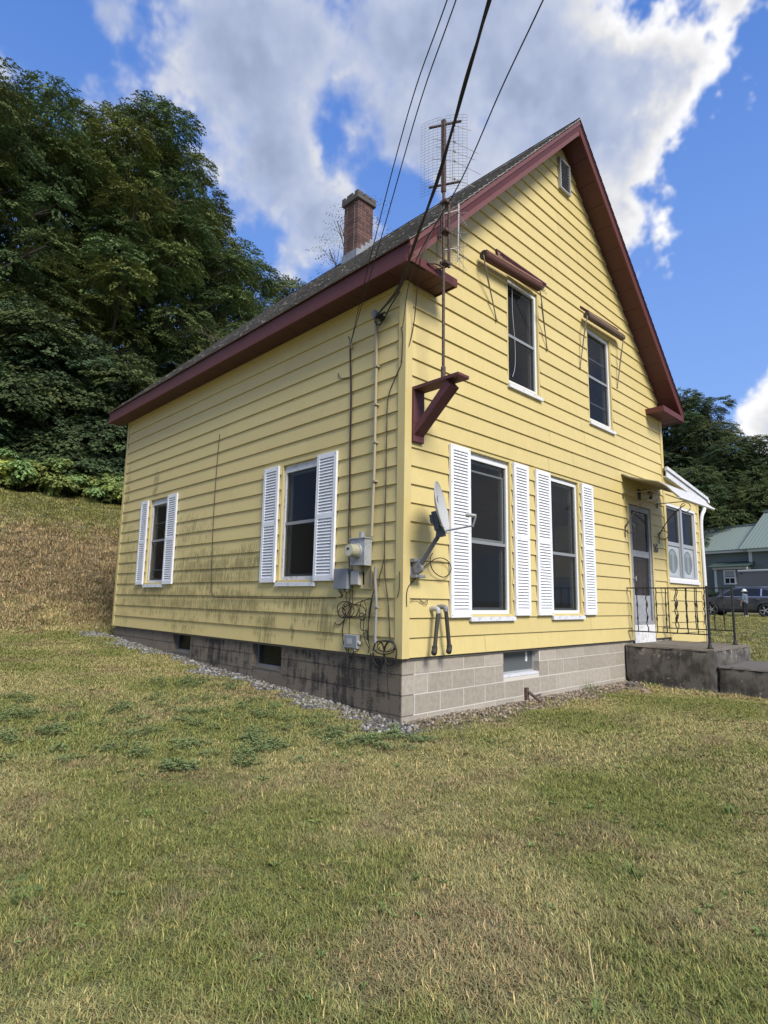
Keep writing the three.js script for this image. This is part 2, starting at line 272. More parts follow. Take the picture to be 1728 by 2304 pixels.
function turfColour(x, z, out, jitter = 0) {
  const [g, b] = turf(x, z), gg = clamp(g + jitter, 0, 1);
  const bank = ss(-0.5, 1, -z - 9.6), k = 1 + bank * (0.55 * fbm2(x * 2.6, z * 2.6, 3) + 0.35 * n2(x * 7, z * 7) * 0.5);
  for (let i = 0; i < 3; i++) out[i] = k * lerp(lerp(STRAW[i], GREEN[i], 0.24 + 0.66 * gg), BROWN[i], b * 0.85);
  return out;
}
{
  const axis = (a, b, near0, near1, step) => { const v = []; let p = near0; while (p <= near1) { v.push(p); p += step; } let q = near1, h = step; while (q < b) { h *= 1.16; q += h; v.push(Math.min(q, b)); } q = near0; h = step; while (q > a) { h *= 1.16; q -= h; v.unshift(Math.max(q, a)); } return v; };
  const X = axis(-320, 380, -9, 14, 0.22), Z = axis(-380, 260, -22, 6, 0.22), pos = [], col = [], idx = [], uv = [], t = [0, 0, 0];
  for (const z of Z) for (const x of X) { pos.push(x, groundY(x, z), z); uv.push(x, z); turfColour(x, z, t); for (let i = 0; i < 3; i++) col.push(lerp(t[i], SOIL[i], 0.45)); }
  const w = X.length; for (let j = 0; j + 1 < Z.length; j++) for (let i = 0; i + 1 < w; i++) { const a = j * w + i; idx.push(a, a + w, a + 1, a + 1, a + w, a + w + 1); }
  const g = new THREE.BufferGeometry(); g.setAttribute('position', new THREE.Float32BufferAttribute(pos, 3)); g.setAttribute('color', new THREE.Float32BufferAttribute(col, 3)); g.setAttribute('uv', new THREE.Float32BufferAttribute(uv, 2)); g.setIndex(idx); g.computeVertexNormals();
  const m = lit(new THREE.Mesh(g, new THREE.MeshStandardMaterial({ vertexColors: true, roughness: 1, map: every(T.shingle, 1.1), bumpMap: every(T.grain, 0.3), bumpScale: 0.02 })));
  m.name = 'ground'; m.userData = { kind: 'structure', label: 'patchy lawn ground sloping up to a bank', category: 'ground' }; scene.add(m);
}

// ---------------------------------------------------------------- the yellow house
const U = 0.2032, WIDE = 7.15, DEEP = 7.93, OVER = 0.33, EAVE = 4.11, RAKE = 4.645, MID = WIDE / 2;
const house = thing('yellow_house', 'yellow clapboard house with maroon eaves and white louvred shutters', 'house');
const OPEN_FRONT = [[1.10, 1.99, 0.41, 2.42], [2.93, 3.80, 0.41, 2.42], [1.95, 2.76, 3.47, 5.06], [4.22, 5.08, 3.47, 5.12], [5.53, 6.43, -0.2, 2.30]];
const PASS = [-2.38, -1.75, 1.08, 2.28]; // the window between the front room and the porch
const OPEN_SIDE = [[-6.55, -5.77, 0.79, 2.37], [-2.285, -1.475, 0.79, 2.38]];
const seedBoards = rng(77);
function clapboards(M4, parent, mats, rows, leftAt, rightAt, openings, y0 = 0) {
  for (let k = 0; k < rows; k++) {
    const yb = y0 + k * U, yt = yb + U, cuts = [yb, yt];
    for (const [, , a, b] of openings) for (const v of [a, b]) if (v > yb + 0.006 && v < yt - 0.006) cuts.push(v);
    cuts.sort((a, b) => a - b);
    const cells = [];
    for (let i = 0; i + 1 < cuts.length; i++) {
      const a = cuts[i], b = cuts[i + 1], mid = (a + b) / 2, hole = openings.filter((o) => o[2] < mid && o[3] > mid).sort((p, q) => p[0] - q[0]);
      let l0 = leftAt(a), l1 = leftAt(b); const r0 = rightAt(a), r1 = rightAt(b);
      if (r0 - l0 < 0.02) continue;
      for (const o of hole) { cells.push({ i, a, b, l0, l1, r0: o[0], r1: o[0] }); l0 = l1 = o[1]; }
      cells.push({ i, a, b, l0, l1, r0, r1: Math.max(r1, l1 + 0.002) });
    }
    const group = cells.map((_, n) => n), find = (n) => (group[n] === n ? n : find(group[n]));
    for (let p = 0; p < cells.length; p++) for (let q = 0; q < p; q++) if (cells[q].i + 1 === cells[p].i && Math.min(cells[p].r0, cells[q].r1) - Math.max(cells[p].l0, cells[q].l1) > 0.01) group[find(p)] = find(q);
    const byRoot = new Map(); cells.forEach((c, n) => { const r = find(n); if (!byRoot.has(r)) byRoot.set(r, []); byRoot.get(r).push(c); });
    const bump = 0.0015 * (seedBoards() - 0.5);
    for (let list of byRoot.values()) {
      const long = list.length === 1 && Math.min(list[0].r0 - list[0].l0, list[0].r1 - list[0].l1) > 2.2 ? list[0] : null;
      if (long) { const x = lerp(Math.max(long.l0, long.l1), Math.min(long.r0, long.r1), 0.22 + 0.56 * seedBoards()), rest = { ...long, l0: x + 0.0012, l1: x + 0.0012, out: 0.0016 }; list = [{ ...long, r0: x - 0.0012, r1: x - 0.0012 }]; byRoot.set('joint' + k + x, [rest]); }
      const D = (y) => lerp(0.0225, 0.003, (y - yb) / U) + bump;
      const gs = list.map((c) => { const d0 = D(c.a) + (c.out ?? 0), d1 = D(c.b) + (c.out ?? 0); return hexa([[c.l0, c.a, d0], [c.r0, c.a, d0], [c.r0, c.a, 0], [c.l0, c.a, 0], [c.l1, c.b, d1], [c.r1, c.b, d1], [c.r1, c.b, 0], [c.l1, c.b, 0]]); });
      obj('clapboard', gs.map((g) => on(M4, g)), mats[Math.floor(seedBoards() * mats.length)], parent);
    }
  }
}
{
  const gable = [[0, -0.03], [WIDE, -0.03], [WIDE, RAKE - 0.25], [MID, RAKE - 0.25 + MID], [0, RAKE - 0.25]];
  const front = obj('front_wall', plate(gable, -0.14, -0.004, OPEN_FRONT.slice(0, 4).map((o) => rect(...o)).concat([rect(5.53, 6.43, -0.029, 2.30)])), M.inside, house);
  const side = obj('side_wall', on(SIDE, plate(rect(-DEEP, -0.145, -0.03, 4.4), -0.14, -0.004, OPEN_SIDE.map((o) => rect(...o)))), M.inside, house);
  const lx = (y) => Math.max(0.075, y - (RAKE - 0.22)), rx = (y) => Math.min(WIDE - 0.075, WIDE - (y - (RAKE - 0.22)));
  clapboards(FRONT, front, M.sidingFront, 39, lx, rx, OPEN_FRONT);
  clapboards(SIDE, side, M.sidingSide, 21, () => -DEEP + 0.06, () => -0.075, OPEN_SIDE);
  obj('back_wall', plate(gable, -DEEP, -DEEP + 0.13), M.yellow, house);
  { const w = obj('porch_side_wall', plate(rect(-DEEP + 0.13, -0.145, -0.03, 4.4), 0, 0.136, [rect(PASS[0], PASS[1], PASS[2], PASS[3])]).applyMatrix4(new THREE.Matrix4().makeBasis(V(0, 0, 1), V(0, 1, 0), V(-1, 0, 0)).setPosition(WIDE - 0.004, 0, 0)), M.yellow, house); obj('inner_window_frame', frame4(PASS[0], PASS[1], PASS[2], PASS[3], 0.05, -0.01, 0.15).concat([box(PASS[0] + 0.051, PASS[1] - 0.051, (PASS[2] + PASS[3]) / 2 - 0.025, (PASS[2] + PASS[3]) / 2 + 0.025, 0.02, 0.12)]).map((g) => g.applyMatrix4(new THREE.Matrix4().makeBasis(V(0, 0, 1), V(0, 1, 0), V(-1, 0, 0)).setPosition(WIDE - 0.004, 0, 0))), M.inside, w); }
  obj('corner_board', [box(-0.032, 0.075, -0.005, 4.14, 0, 0.032), box(-0.032, 0, -0.005, 4.14, -0.075, 0)], M.yellow, house);
  obj('corner_board', [box(WIDE - 0.075, WIDE + 0.024, -0.005, 4.14, 0, 0.032), box(WIDE, WIDE + 0.024, -0.005, 4.14, -0.075, 0)], M.yellow, house);
  obj('corner_board', [box(-0.024, 0, -0.005, 4.14, -DEEP, -DEEP + 0.06), box(-0.024, 0.05, -0.005, 4.14, -DEEP - 0.024, -DEEP)], M.yellow, house);
  obj('floor', box(0.15, WIDE - 0.15, 0.08, 0.18, -DEEP + 0.14, -0.15), M.insideFloor, house);
  obj('upper_floor', box(0.15, WIDE - 0.15, 2.72, 2.9, -DEEP + 0.14, -0.15), M.insideFloor, house);
  obj('partition_wall', box(0.2, WIDE - 0.2, 0.18, 2.72, -4.1, -4.0), M.inside, house);
}
// roof
{
  const slab = [[-0.31, RAKE - 0.315], [MID, RAKE + MID - 0.005], [WIDE + 0.31, RAKE - 0.315], [WIDE + 0.31, RAKE - 0.42], [MID, RAKE + MID - 0.11], [-0.31, RAKE - 0.42]];
  const roof = obj('roof', plate(slab, -DEEP - OVER, OVER - 0.02), M.shingles[1], house);
  // asphalt shingles on the slope that the camera looks along
  const r = rng(21), q = new THREE.Quaternion().setFromAxisAngle(V(0, 0, 1), Math.PI / 4), step = 0.142, tab = 0.305, list = [];
  const slope = (MID + 0.31) * Math.SQRT2;
  for (let row = 0; row * step < slope + 0.03; row++) for (let z = OVER + 0.035, i = 0; z > -DEEP - OVER - 0.02; i++) {
    const w = i === 0 ? 0.08 + 0.22 * r() : tab; const z1 = Math.max(z - w + 0.006, -DEEP - OVER - 0.02), u = -0.035 + row * step + 0.008 * (r() - 0.5);
    list.push({ u, z0: z, z1, h: 0.012 + 0.012 * r() * r(), m: Math.floor(r() * 4), lift: r() < 0.1 ? 0.006 * r() : 0 }); z -= w;
  }
  const shape = (c) => hexa([[c.u, 0.006, c.z0], [c.u + 0.165, 0, c.z0], [c.u + 0.165, 0, c.z1], [c.u, 0.006, c.z1], [c.u, 0.006 + c.h + c.lift, c.z0], [c.u + 0.165, 0.006, c.z0], [c.u + 0.165, 0.006, c.z1], [c.u, 0.006 + c.h + c.lift, c.z1]]).applyQuaternion(q).translate(-0.31, RAKE - 0.305, 0);
  for (const c of list) { const P = V(c.u, 0, c.z0).applyQuaternion(q); c.far = Math.hypot(P.x - 0.31 - EYE.x, P.y + 4.35 - EYE.y, c.z0 - EYE.z); }
  list.sort((a, b) => a.far - b.far);
  for (const c of list.slice(0, 300)) obj('shingle', shape(c), M.shingles[c.m], roof);
  for (let m = 0; m < 4; m++) { const o = obj('shingle_field', list.slice(300).filter((c) => c.m === m).map(shape), M.shingles[m], roof); o.userData.kind = 'stuff'; }
  const rightSlope = []; for (let row = 0; row * step < slope; row++) { const u = -0.03 + row * step; rightSlope.push(hexa([[u, 0.006, OVER + 0.03], [u, 0.02, OVER + 0.03], [u, 0.02, -DEEP - OVER], [u, 0.006, -DEEP - OVER], [u + 0.165, 0, OVER + 0.03], [u + 0.165, 0.006, OVER + 0.03], [u + 0.165, 0.006, -DEEP - OVER], [u + 0.165, 0, -DEEP - OVER]]).applyQuaternion(q).translate(-0.31, RAKE - 0.305, 0).scale(-1, 1, 1).translate(WIDE, 0, 0)); }
  obj('shingle_field', rightSlope, M.shingles[1], roof).userData.kind = 'stuff';
  const rz = []; for (let z = OVER + 0.03; z > -DEEP - OVER; z -= 0.2) rz.push(z);
  for (let i = 0; i < rz.length; i++) obj('ridge_shingle', on(new THREE.Matrix4(), plate([[-0.13, -0.13], [0, 0], [0.13, -0.13], [0.13, -0.115], [0, 0.018], [-0.13, -0.115]], rz[i] - 0.22, rz[i] + 0.008 * (i % 2)).translate(MID, RAKE + MID + 0.016 + 0.003 * (i % 2), 0)), M.shingles[i % 4], roof);
}
// rakes, eaves, soffits
{
  const T0 = RAKE - 0.002; // upper line of the trim: y = x + T0
  const band = (x0, x1, v0, v1, zt, zb, zBack, mirror) => { // vertical drop v0..v1 below the trim line, outer face from zt (top) to zb (bottom)
    const P = (x, v, z) => [mirror ? WIDE - x : x, x + T0 - v, z];
    const p = [P(x0, v1, zb), P(x1, v1, zb), P(x1, v1, zBack), P(x0, v1, zBack), P(x0, v0, zt), P(x1, v0, zt), P(x1, v0, zBack), P(x0, v0, zBack)];
    return hexa(mirror ? [p[1], p[0], p[3], p[2], p[5], p[4], p[7], p[6]] : p);
  };
  for (const m of [false, true]) {
    const f = obj('rake_board', [band(-0.312, MID, 0.068, 0.172, 0.352, 0.333, 0.312, m)], M.maroon, house);
    obj('drip_edge', band(-0.316, MID + 0.004, -0.012, 0.07, 0.346, 0.362, 0.313, m), M.maroon, f);
    obj('lower_lip', band(-0.308, MID - 0.02, 0.170, 0.245, 0.334, 0.350, 0.314, m), M.maroon, f);
    const back = obj('rake_soffit', band(-0.2, MID, 0.212, 0.224, 0.315, 0.315, 0.006, m), M.maroonDark, house);
    for (let i = 0; i < 14; i++) { const x0 = -0.16 + i * 0.268; obj('soffit_panel', band(x0, x0 + 0.262, 0.225, 0.236, 0.313, 0.313, 0.008, m), M.maroonDark, back); }
  }
  for (const m of [false, true]) {
    const fx = (x) => (m ? WIDE - x : x), bxm = (x0, x1, ...r) => box(Math.min(fx(x0), fx(x1)), Math.max(fx(x0), fx(x1)), ...r);
    const f = obj('eave_board', bxm(-0.312, -0.29, 4.185, 4.352, -DEEP - OVER, OVER - 0.018), M.maroon, house);
    obj('drip_edge', bxm(-0.326, -0.288, 4.325, 4.356, -DEEP - OVER - 0.004, OVER - 0.016), M.maroonDark, f);
    obj('lower_lip', bxm(-0.326, -0.286, 4.108, 4.186, -DEEP - OVER - 0.003, OVER - 0.019), M.maroon, f);
    const s = obj('eave_soffit', bxm(-0.285, -0.026, 4.130, 4.140, -DEEP - OVER, 0.31), M.maroonDark, house);
    for (let i = 0; i < 27; i++) { const z = 0.3 - i * 0.318; obj('soffit_panel', bxm(-0.285, -0.028, 4.119, 4.1295, z - 0.311, z), M.maroonDark, s); }
    obj('soffit_trim', bxm(-0.030, 0.0, 4.085, 4.118, -DEEP + 0.02, -0.076), M.yellow, house);
    const w = m ? 0.98 : 0.765, rtn = obj('cornice_return', [bxm(-0.284, -0.312 + w, 4.145, 4.205, 0.004, 0.325), bxm(-0.311, -0.309 + w, 4.11, 4.21, 0.3255, 0.345)], M.maroon, house);
    obj('end_cap', bxm(-0.3085 + w, -0.29 + w, 4.112, 4.208, 0.004, 0.3452), M.maroon, rtn);
    for (let i = 0; i < 3; i++) obj('soffit_panel', bxm(-0.025 + i * (w - 0.29) / 3, -0.033 + (i + 1) * (w - 0.29) / 3, 4.122, 4.144, 0.026, 0.324), M.maroonDark, rtn);
  }
  obj('gable_end_trim', plate([[-0.312, 4.2], [-0.1, 4.2], [-0.1, 4.51], [-0.312, 4.3]], -DEEP - OVER, -DEEP - OVER + 0.02), M.maroon, house);
}
// gable vent
{
  const v = obj('gable_vent', [box(3.43, 3.46, 7.13, 7.67, 0.012, 0.066), box(3.73, 3.76, 7.13, 7.67, 0.012, 0.066), box(3.461, 3.729, 7.13, 7.155, 0.012, 0.065), box(3.461, 3.729, 7.645, 7.67, 0.012, 0.065)], M.aluminium, house);
  for (let i = 0; i < 9; i++) obj('louvre', hexa([[3.4605, 0, 0.026], [3.7295, 0, 0.026], [3.7295, 0.010, 0.014], [3.4605, 0.010, 0.014], [3.4605, 0.004, 0.030], [3.7295, 0.004, 0.030], [3.7295, 0.016, 0.015], [3.4605, 0.016, 0.015]]).translate(0, 7.165 + i * 0.053, 0.024), M.screenBar, v);
  obj('vent_back', box(3.4605, 3.7295, 7.1555, 7.6445, 0.0265, 0.03), std(0.02, 0.02, 0.025, 0.9), v);
}
// windows
function frame4(x0, x1, y0, y1, w, d0, d1, wb = w) { return [box(x0, x0 + w, y0, y1, d0, d1), box(x1 - w, x1, y0, y1, d0, d1), box(x0 + w, x1 - w, y0, y0 + wb, d0, d1), box(x0 + w, x1 - w, y1 - w, y1, d0, d1)]; }
function windowPart(M4, x0, x1, y0, y1, o = {}) {
  const P = (gs) => gs.map((g) => on(M4, g)), rail = o.rail ?? (y0 + y1) / 2, top = y1 - (o.head ?? 0.06);
  const w = obj('window', P(frame4(x0 + 0.001, x1 - 0.001, y0 + 0.001, y1 - 0.001, 0.028, -0.139, 0.012)), M.yellow, house);
  obj('storm_frame', P(frame4(x0 + 0.03, x1 - 0.03, y0 + 0.03, top, 0.04, -0.055, -0.02, 0.045)), o.old ? M.peeling : M.white, w);
  obj('head_board', P([box(x0 + 0.03, x1 - 0.03, top + 0.001, y1 - 0.03, -0.075, -0.03)]), M.peeling, w);
  obj('meeting_rail', P([box(x0 + 0.07, x1 - 0.07, rail - 0.02, rail + 0.02, -0.062, -0.03)]), M.screenBar, w);
  obj('sash', P(frame4(x0 + 0.071, x1 - 0.071, y0 + 0.076, top - 0.041, 0.03, -0.12, -0.085)), M.screenBar, w);
  if (o.drop) obj('lowered_sash', P(frame4(x0 + 0.0715, x1 - 0.0715, rail + 0.03, top - 0.16, 0.022, -0.082, -0.066)), M.white, w);
  for (const [a, b] of [[y0 + 0.074, rail - 0.0205], [rail + 0.0205, top - 0.042]]) obj('pane', P([new THREE.PlaneGeometry(x1 - x0 - 0.14, b - a).translate((x0 + x1) / 2, (a + b) / 2, -0.048)]), M.glass, w);
  for (const r of o.bars ?? []) obj('sash_bar', P([box(x0 + 0.0705, x1 - 0.0705, r - 0.012, r + 0.012, -0.084, -0.07)]), M.screenBar, w);
  obj('dimming_screen', P([new THREE.PlaneGeometry(x1 - x0 - 0.14, top - y0 - 0.12).translate((x0 + x1) / 2, (y0 + top) / 2, -0.038)]), M.screen, w);  // lower screen carried over the whole window to dim sky reflection
  obj('sill', P([hexa([[x0 - 0.005, y0 - 0.052, 0.05], [x1 + 0.025, y0 - 0.052, 0.05], [x1 + 0.025, y0 - 0.052, 0.0], [x0 - 0.005, y0 - 0.052, 0.0], [x0 - 0.005, y0 - 0.004, 0.047], [x1 + 0.025, y0 - 0.004, 0.047], [x1 + 0.025, y0 + 0.0008, 0.0], [x0 - 0.005, y0 + 0.0008, 0.0]])]), M.peeling, w);
  return w;
}
windowPart(FRONT, 1.10, 1.99, 0.41, 2.42, { rail: 1.30, head: 0.075, drop: true });
windowPart(FRONT, 2.93, 3.80, 0.41, 2.42, { rail: 1.285 });
windowPart(FRONT, 1.95, 2.76, 3.47, 5.06, { rail: 4.20 });
windowPart(FRONT, 4.22, 5.08, 3.47, 5.12, { rail: 4.27, bars: [3.85, 4.62] });
windowPart(SIDE, -6.55, -5.77, 0.79, 2.37, { rail: 1.58, old: true, head: 0.09, bars: [1.05, 1.9] });
windowPart(SIDE, -2.285, -1.475, 0.79, 2.38, { rail: 1.56, old: true, head: 0.09 });
// shutters
{
  const shut = (M4, x0, x1, y0, y1, tilt = 0) => {
    const mid = y0 + (y1 - y0) * 0.5, st = 0.05, d0 = 0.021, d1 = 0.052, turn = new THREE.Matrix4().makeRotationZ(tilt), put = new THREE.Matrix4().makeTranslation((x0 + x1) / 2, (y0 + y1) / 2, 0).multiply(turn).multiply(new THREE.Matrix4().makeTranslation(-(x0 + x1) / 2, -(y0 + y1) / 2, 0)), all = M4.clone().multiply(put);
    const s = obj('shutter', [box(x0, x0 + st, y0, y1, d0, d1), box(x1 - st, x1, y0, y1, d0, d1), box(x0 + st, x1 - st, y0, y0 + 0.06, d0, d1 - 0.001), box(x0 + st, x1 - st, y1 - 0.06, y1, d0, d1 - 0.001), box(x0 + st, x1 - st, mid - 0.03, mid + 0.03, d0, d1 - 0.001), box(x0 + st, x1 - st, y0 + 0.06, y1 - 0.06, d0, d0 + 0.004)].map((g) => on(all, g)), M.shutter, house);
    for (const [a, b] of [[y0 + 0.06, mid - 0.03], [mid + 0.03, y1 - 0.06]]) {
      const n = Math.round((b - a) / 0.0385), h = (b - a) / n;
      for (let i = 0; i < n; i++) { const y = a + i * h; obj('slat', on(all, hexa([[x0 + st - 0.001, y, 0.047], [x1 - st + 0.001, y, 0.047], [x1 - st + 0.001, y + 0.003, 0.028], [x0 + st - 0.001, y + 0.003, 0.028], [x0 + st - 0.001, y + 0.004, 0.050], [x1 - st + 0.001, y + 0.004, 0.050], [x1 - st + 0.001, y + h - 0.003, 0.030], [x0 + st - 0.001, y + h - 0.003, 0.030]])), M.shutter, s); }
    }
    obj('screw', [[x0 + 0.02, y0 + 0.025], [x1 - 0.02, y0 + 0.025], [x0 + 0.02, y1 - 0.025], [x1 - 0.02, y1 - 0.025], [x0 + 0.02, mid], [x1 - 0.02, mid]].map(([x, y]) => on(all, box(x - 0.005, x + 0.005, y - 0.005, y + 0.005, d1 - 0.002, d1 + 0.003))), M.screenBar, s);
  };
  shut(FRONT, 0.725, 1.095, 0.405, 2.395, 0.006); shut(FRONT, 2.012, 2.36, 0.42, 2.40); shut(FRONT, 2.548, 2.925, 0.42, 2.40, 0.002); shut(FRONT, 3.835, 4.19, 0.42, 2.40);
  shut(SIDE, -6.89, -6.58, 0.79, 2.345); shut(SIDE, -5.735, -5.375, 0.79, 2.345, 0.003); shut(SIDE, -2.66, -2.31, 0.79, 2.355, 0.003); shut(SIDE, -1.468, -1.09, 0.80, 2.358, -0.006);
}
// foundation of concrete blocks
{
  const face = -0.02, rnd = rng(31);
  const lay = (M4, parent, mats, s0, s1, dir, holes, half0) => {
    for (let row = 0; row < 5; row++) {
      const y1 = row === 0 ? 0.022 : -0.176 - (row - 1) * U - 0.0065, y0 = -0.176 - row * U + 0.0065, half = (row + half0) % 2;
      let s = 0; const len = Math.abs(s1 - s0); let first = half;
      while (s < len - 0.02) {
        const w = Math.min(first ? U : 2 * U, len - s); first = 0;
        let parts = [[s + 0.0065, s + w - 0.0065]];
        for (const [h0, h1, ha, hb] of holes) { if (y1 < ha + 0.02 || y0 > hb) continue; parts = parts.flatMap(([a, b]) => (b < h0 || a > h1 ? [[a, b]] : [[a, Math.min(b, h0)], [Math.max(a, h1), b]])).filter(([a, b]) => b - a > 0.03); }
        for (const [a, b] of parts) { const d = face + 0.003 * (rnd() - 0.5), A = s0 + dir * a, B = s0 + dir * b; obj('concrete_block', on(M4, box(Math.min(A, B), Math.max(A, B), y0, y1, -0.1, d)), mats[Math.floor(rnd() * mats.length)], parent); }
        s += w;
      }
    }
  };
  const f = obj('foundation', plate(rect(0.105, WIDE - 0.02, -1.15, 0.02), -0.2, -0.0235, [rect(1.809, 2.641, -0.341, 0.019)]), M.mortar, house);
  lay(FRONT, f, M.block, 0.02, WIDE - 0.02, 1, [[1.815 - 0.02, 2.635 - 0.02, -0.335, 0.1]], 1);
  const fs = obj('side_foundation', on(SIDE, plate(rect(-DEEP + 0.02, -0.021, -1.15, 0.02), -0.2, -0.0275, [rect(-5.316, -4.664, -0.326, 0.019), rect(-2.856, -2.154, -0.351, 0.019)])), M.mortarSide, house);
  lay(SIDE, fs, M.blockSide, -0.0215, -DEEP + 0.02, -1, [[4.67 - 0.02, 5.31 - 0.02, -0.32, 0.1], [2.16 - 0.02, 2.85 - 0.02, -0.345, 0.1]], 0);
  obj('back_foundation', [box(0.3, WIDE - 0.02, -1.15, 0.02, -DEEP + 0.02, -DEEP + 0.2), box(WIDE - 0.2, WIDE - 0.021, -1.15, 0.019, -DEEP + 0.2, -0.2)], M.mortarSide, house);
  const cellar = (M4, x0, x1, y0, paneMat) => {
    const w = obj('cellar_window', frame4(x0 + 0.002, x1 - 0.002, y0 + 0.03, 0.018, 0.022, -0.135, -0.105).map((g) => on(M4, g)), M.aluminium, house);
    obj('pane', on(M4, box(x0 + 0.02, x1 - 0.02, y0 + 0.045, 0.0, -0.125, -0.12)), paneMat, w);
    if (paneMat === M.glass) obj('dimming_screen', on(M4, new THREE.PlaneGeometry(x1 - x0 - 0.05, -y0 - 0.05).translate((x0 + x1) / 2, y0 / 2 + 0.02, -0.1)), M.screen, w);  // dark sheet added to dim the lawn reflected in the pane
    obj('ledge', on(M4, box(x0 + 0.001, x1 - 0.001, y0 - 0.002, y0 + 0.028, -0.2, -0.024)), M4 === FRONT ? M.peeling : M.mortarSide, w); return w;
  };
  const cw = cellar(FRONT, 1.815, 2.635, -0.335, std(0.10, 0.11, 0.112, 0.3));  // opaque pane; its grey stands in for dull reflection on dirty glass
  obj('paper_slip', box(2.46, 2.505, -0.18, -0.06, -0.1195, -0.118).applyMatrix4(new THREE.Matrix4()), M.white, cw);
  cellar(SIDE, -5.31, -4.67, -0.32, M.glass); cellar(SIDE, -2.85, -2.16, -0.345, M.glass);
}
// door
{
  const doorGrey = std(0.31, 0.315, 0.32, 0.55, { map: WORN });
  const d = obj('storm_door', frame4(5.545, 6.415, -0.02, 2.285, 0.085, -0.03, 0.016, 0.32), doorGrey, house);
  obj('door_rail', [box(5.646, 6.314, 1.40, 1.51, -0.025, 0.01)], doorGrey, d);
  obj('kick_panel', box(5.646, 6.314, 0.30, 0.74, -0.02, -0.002), std(0.36, 0.37, 0.38, 0.55, { map: WORN }), d);
  obj('threshold_board', box(5.56, 6.41, -0.055, 0.24, 0.0165, 0.024), std(0.80, 0.79, 0.76, 0.7, { map: WORN }), d);
  for (const [a, b] of [[0.745, 1.398], [1.512, 2.183]]) obj('pane', new THREE.PlaneGeometry(0.666, b - a).translate(5.98, (a + b) / 2, -0.012), M.glass, d);
  obj('dimming_screen', new THREE.PlaneGeometry(0.666, 1.43).translate(5.98, 1.46, -0.006), M.screen, d);  // dark sheet added to keep bright reflection off the door glass
  const inner = obj('inner_door', plate(rect(5.6, 6.36, 0.02, 2.24), -0.12, -0.085, [rect(5.74, 5.95, 1.62, 2.05), rect(6.03, 6.24, 1.62, 2.05)]), M.door, d);
  for (const x of [5.73, 6.02]) for (const [a, b] of [[0.2, 0.62], [0.72, 1.2]]) obj('door_panel', frame4(x, x + 0.22, a, b, 0.03, -0.0845, -0.075), M.door, inner);
  obj('letter_slot', box(5.76, 6.2, 1.37, 1.385, -0.084, -0.06), M.aluminium, inner);
  obj('handle', [rod(V(5.61, 1.02, 0.015), V(5.61, 1.02, 0.06), 0.012), rod(V(5.61, 0.98, 0.06), V(5.61, 1.06, 0.06), 0.01)], M.aluminium, d);
  obj('door_casing', [box(5.46, 5.53, -0.0, 2.36, 0.018, 0.026), box(6.43, 6.50, 0.0, 2.36, 0.018, 0.026), box(5.531, 6.429, 2.30, 2.36, 0.018, 0.0255)], M.yellow, house);
}
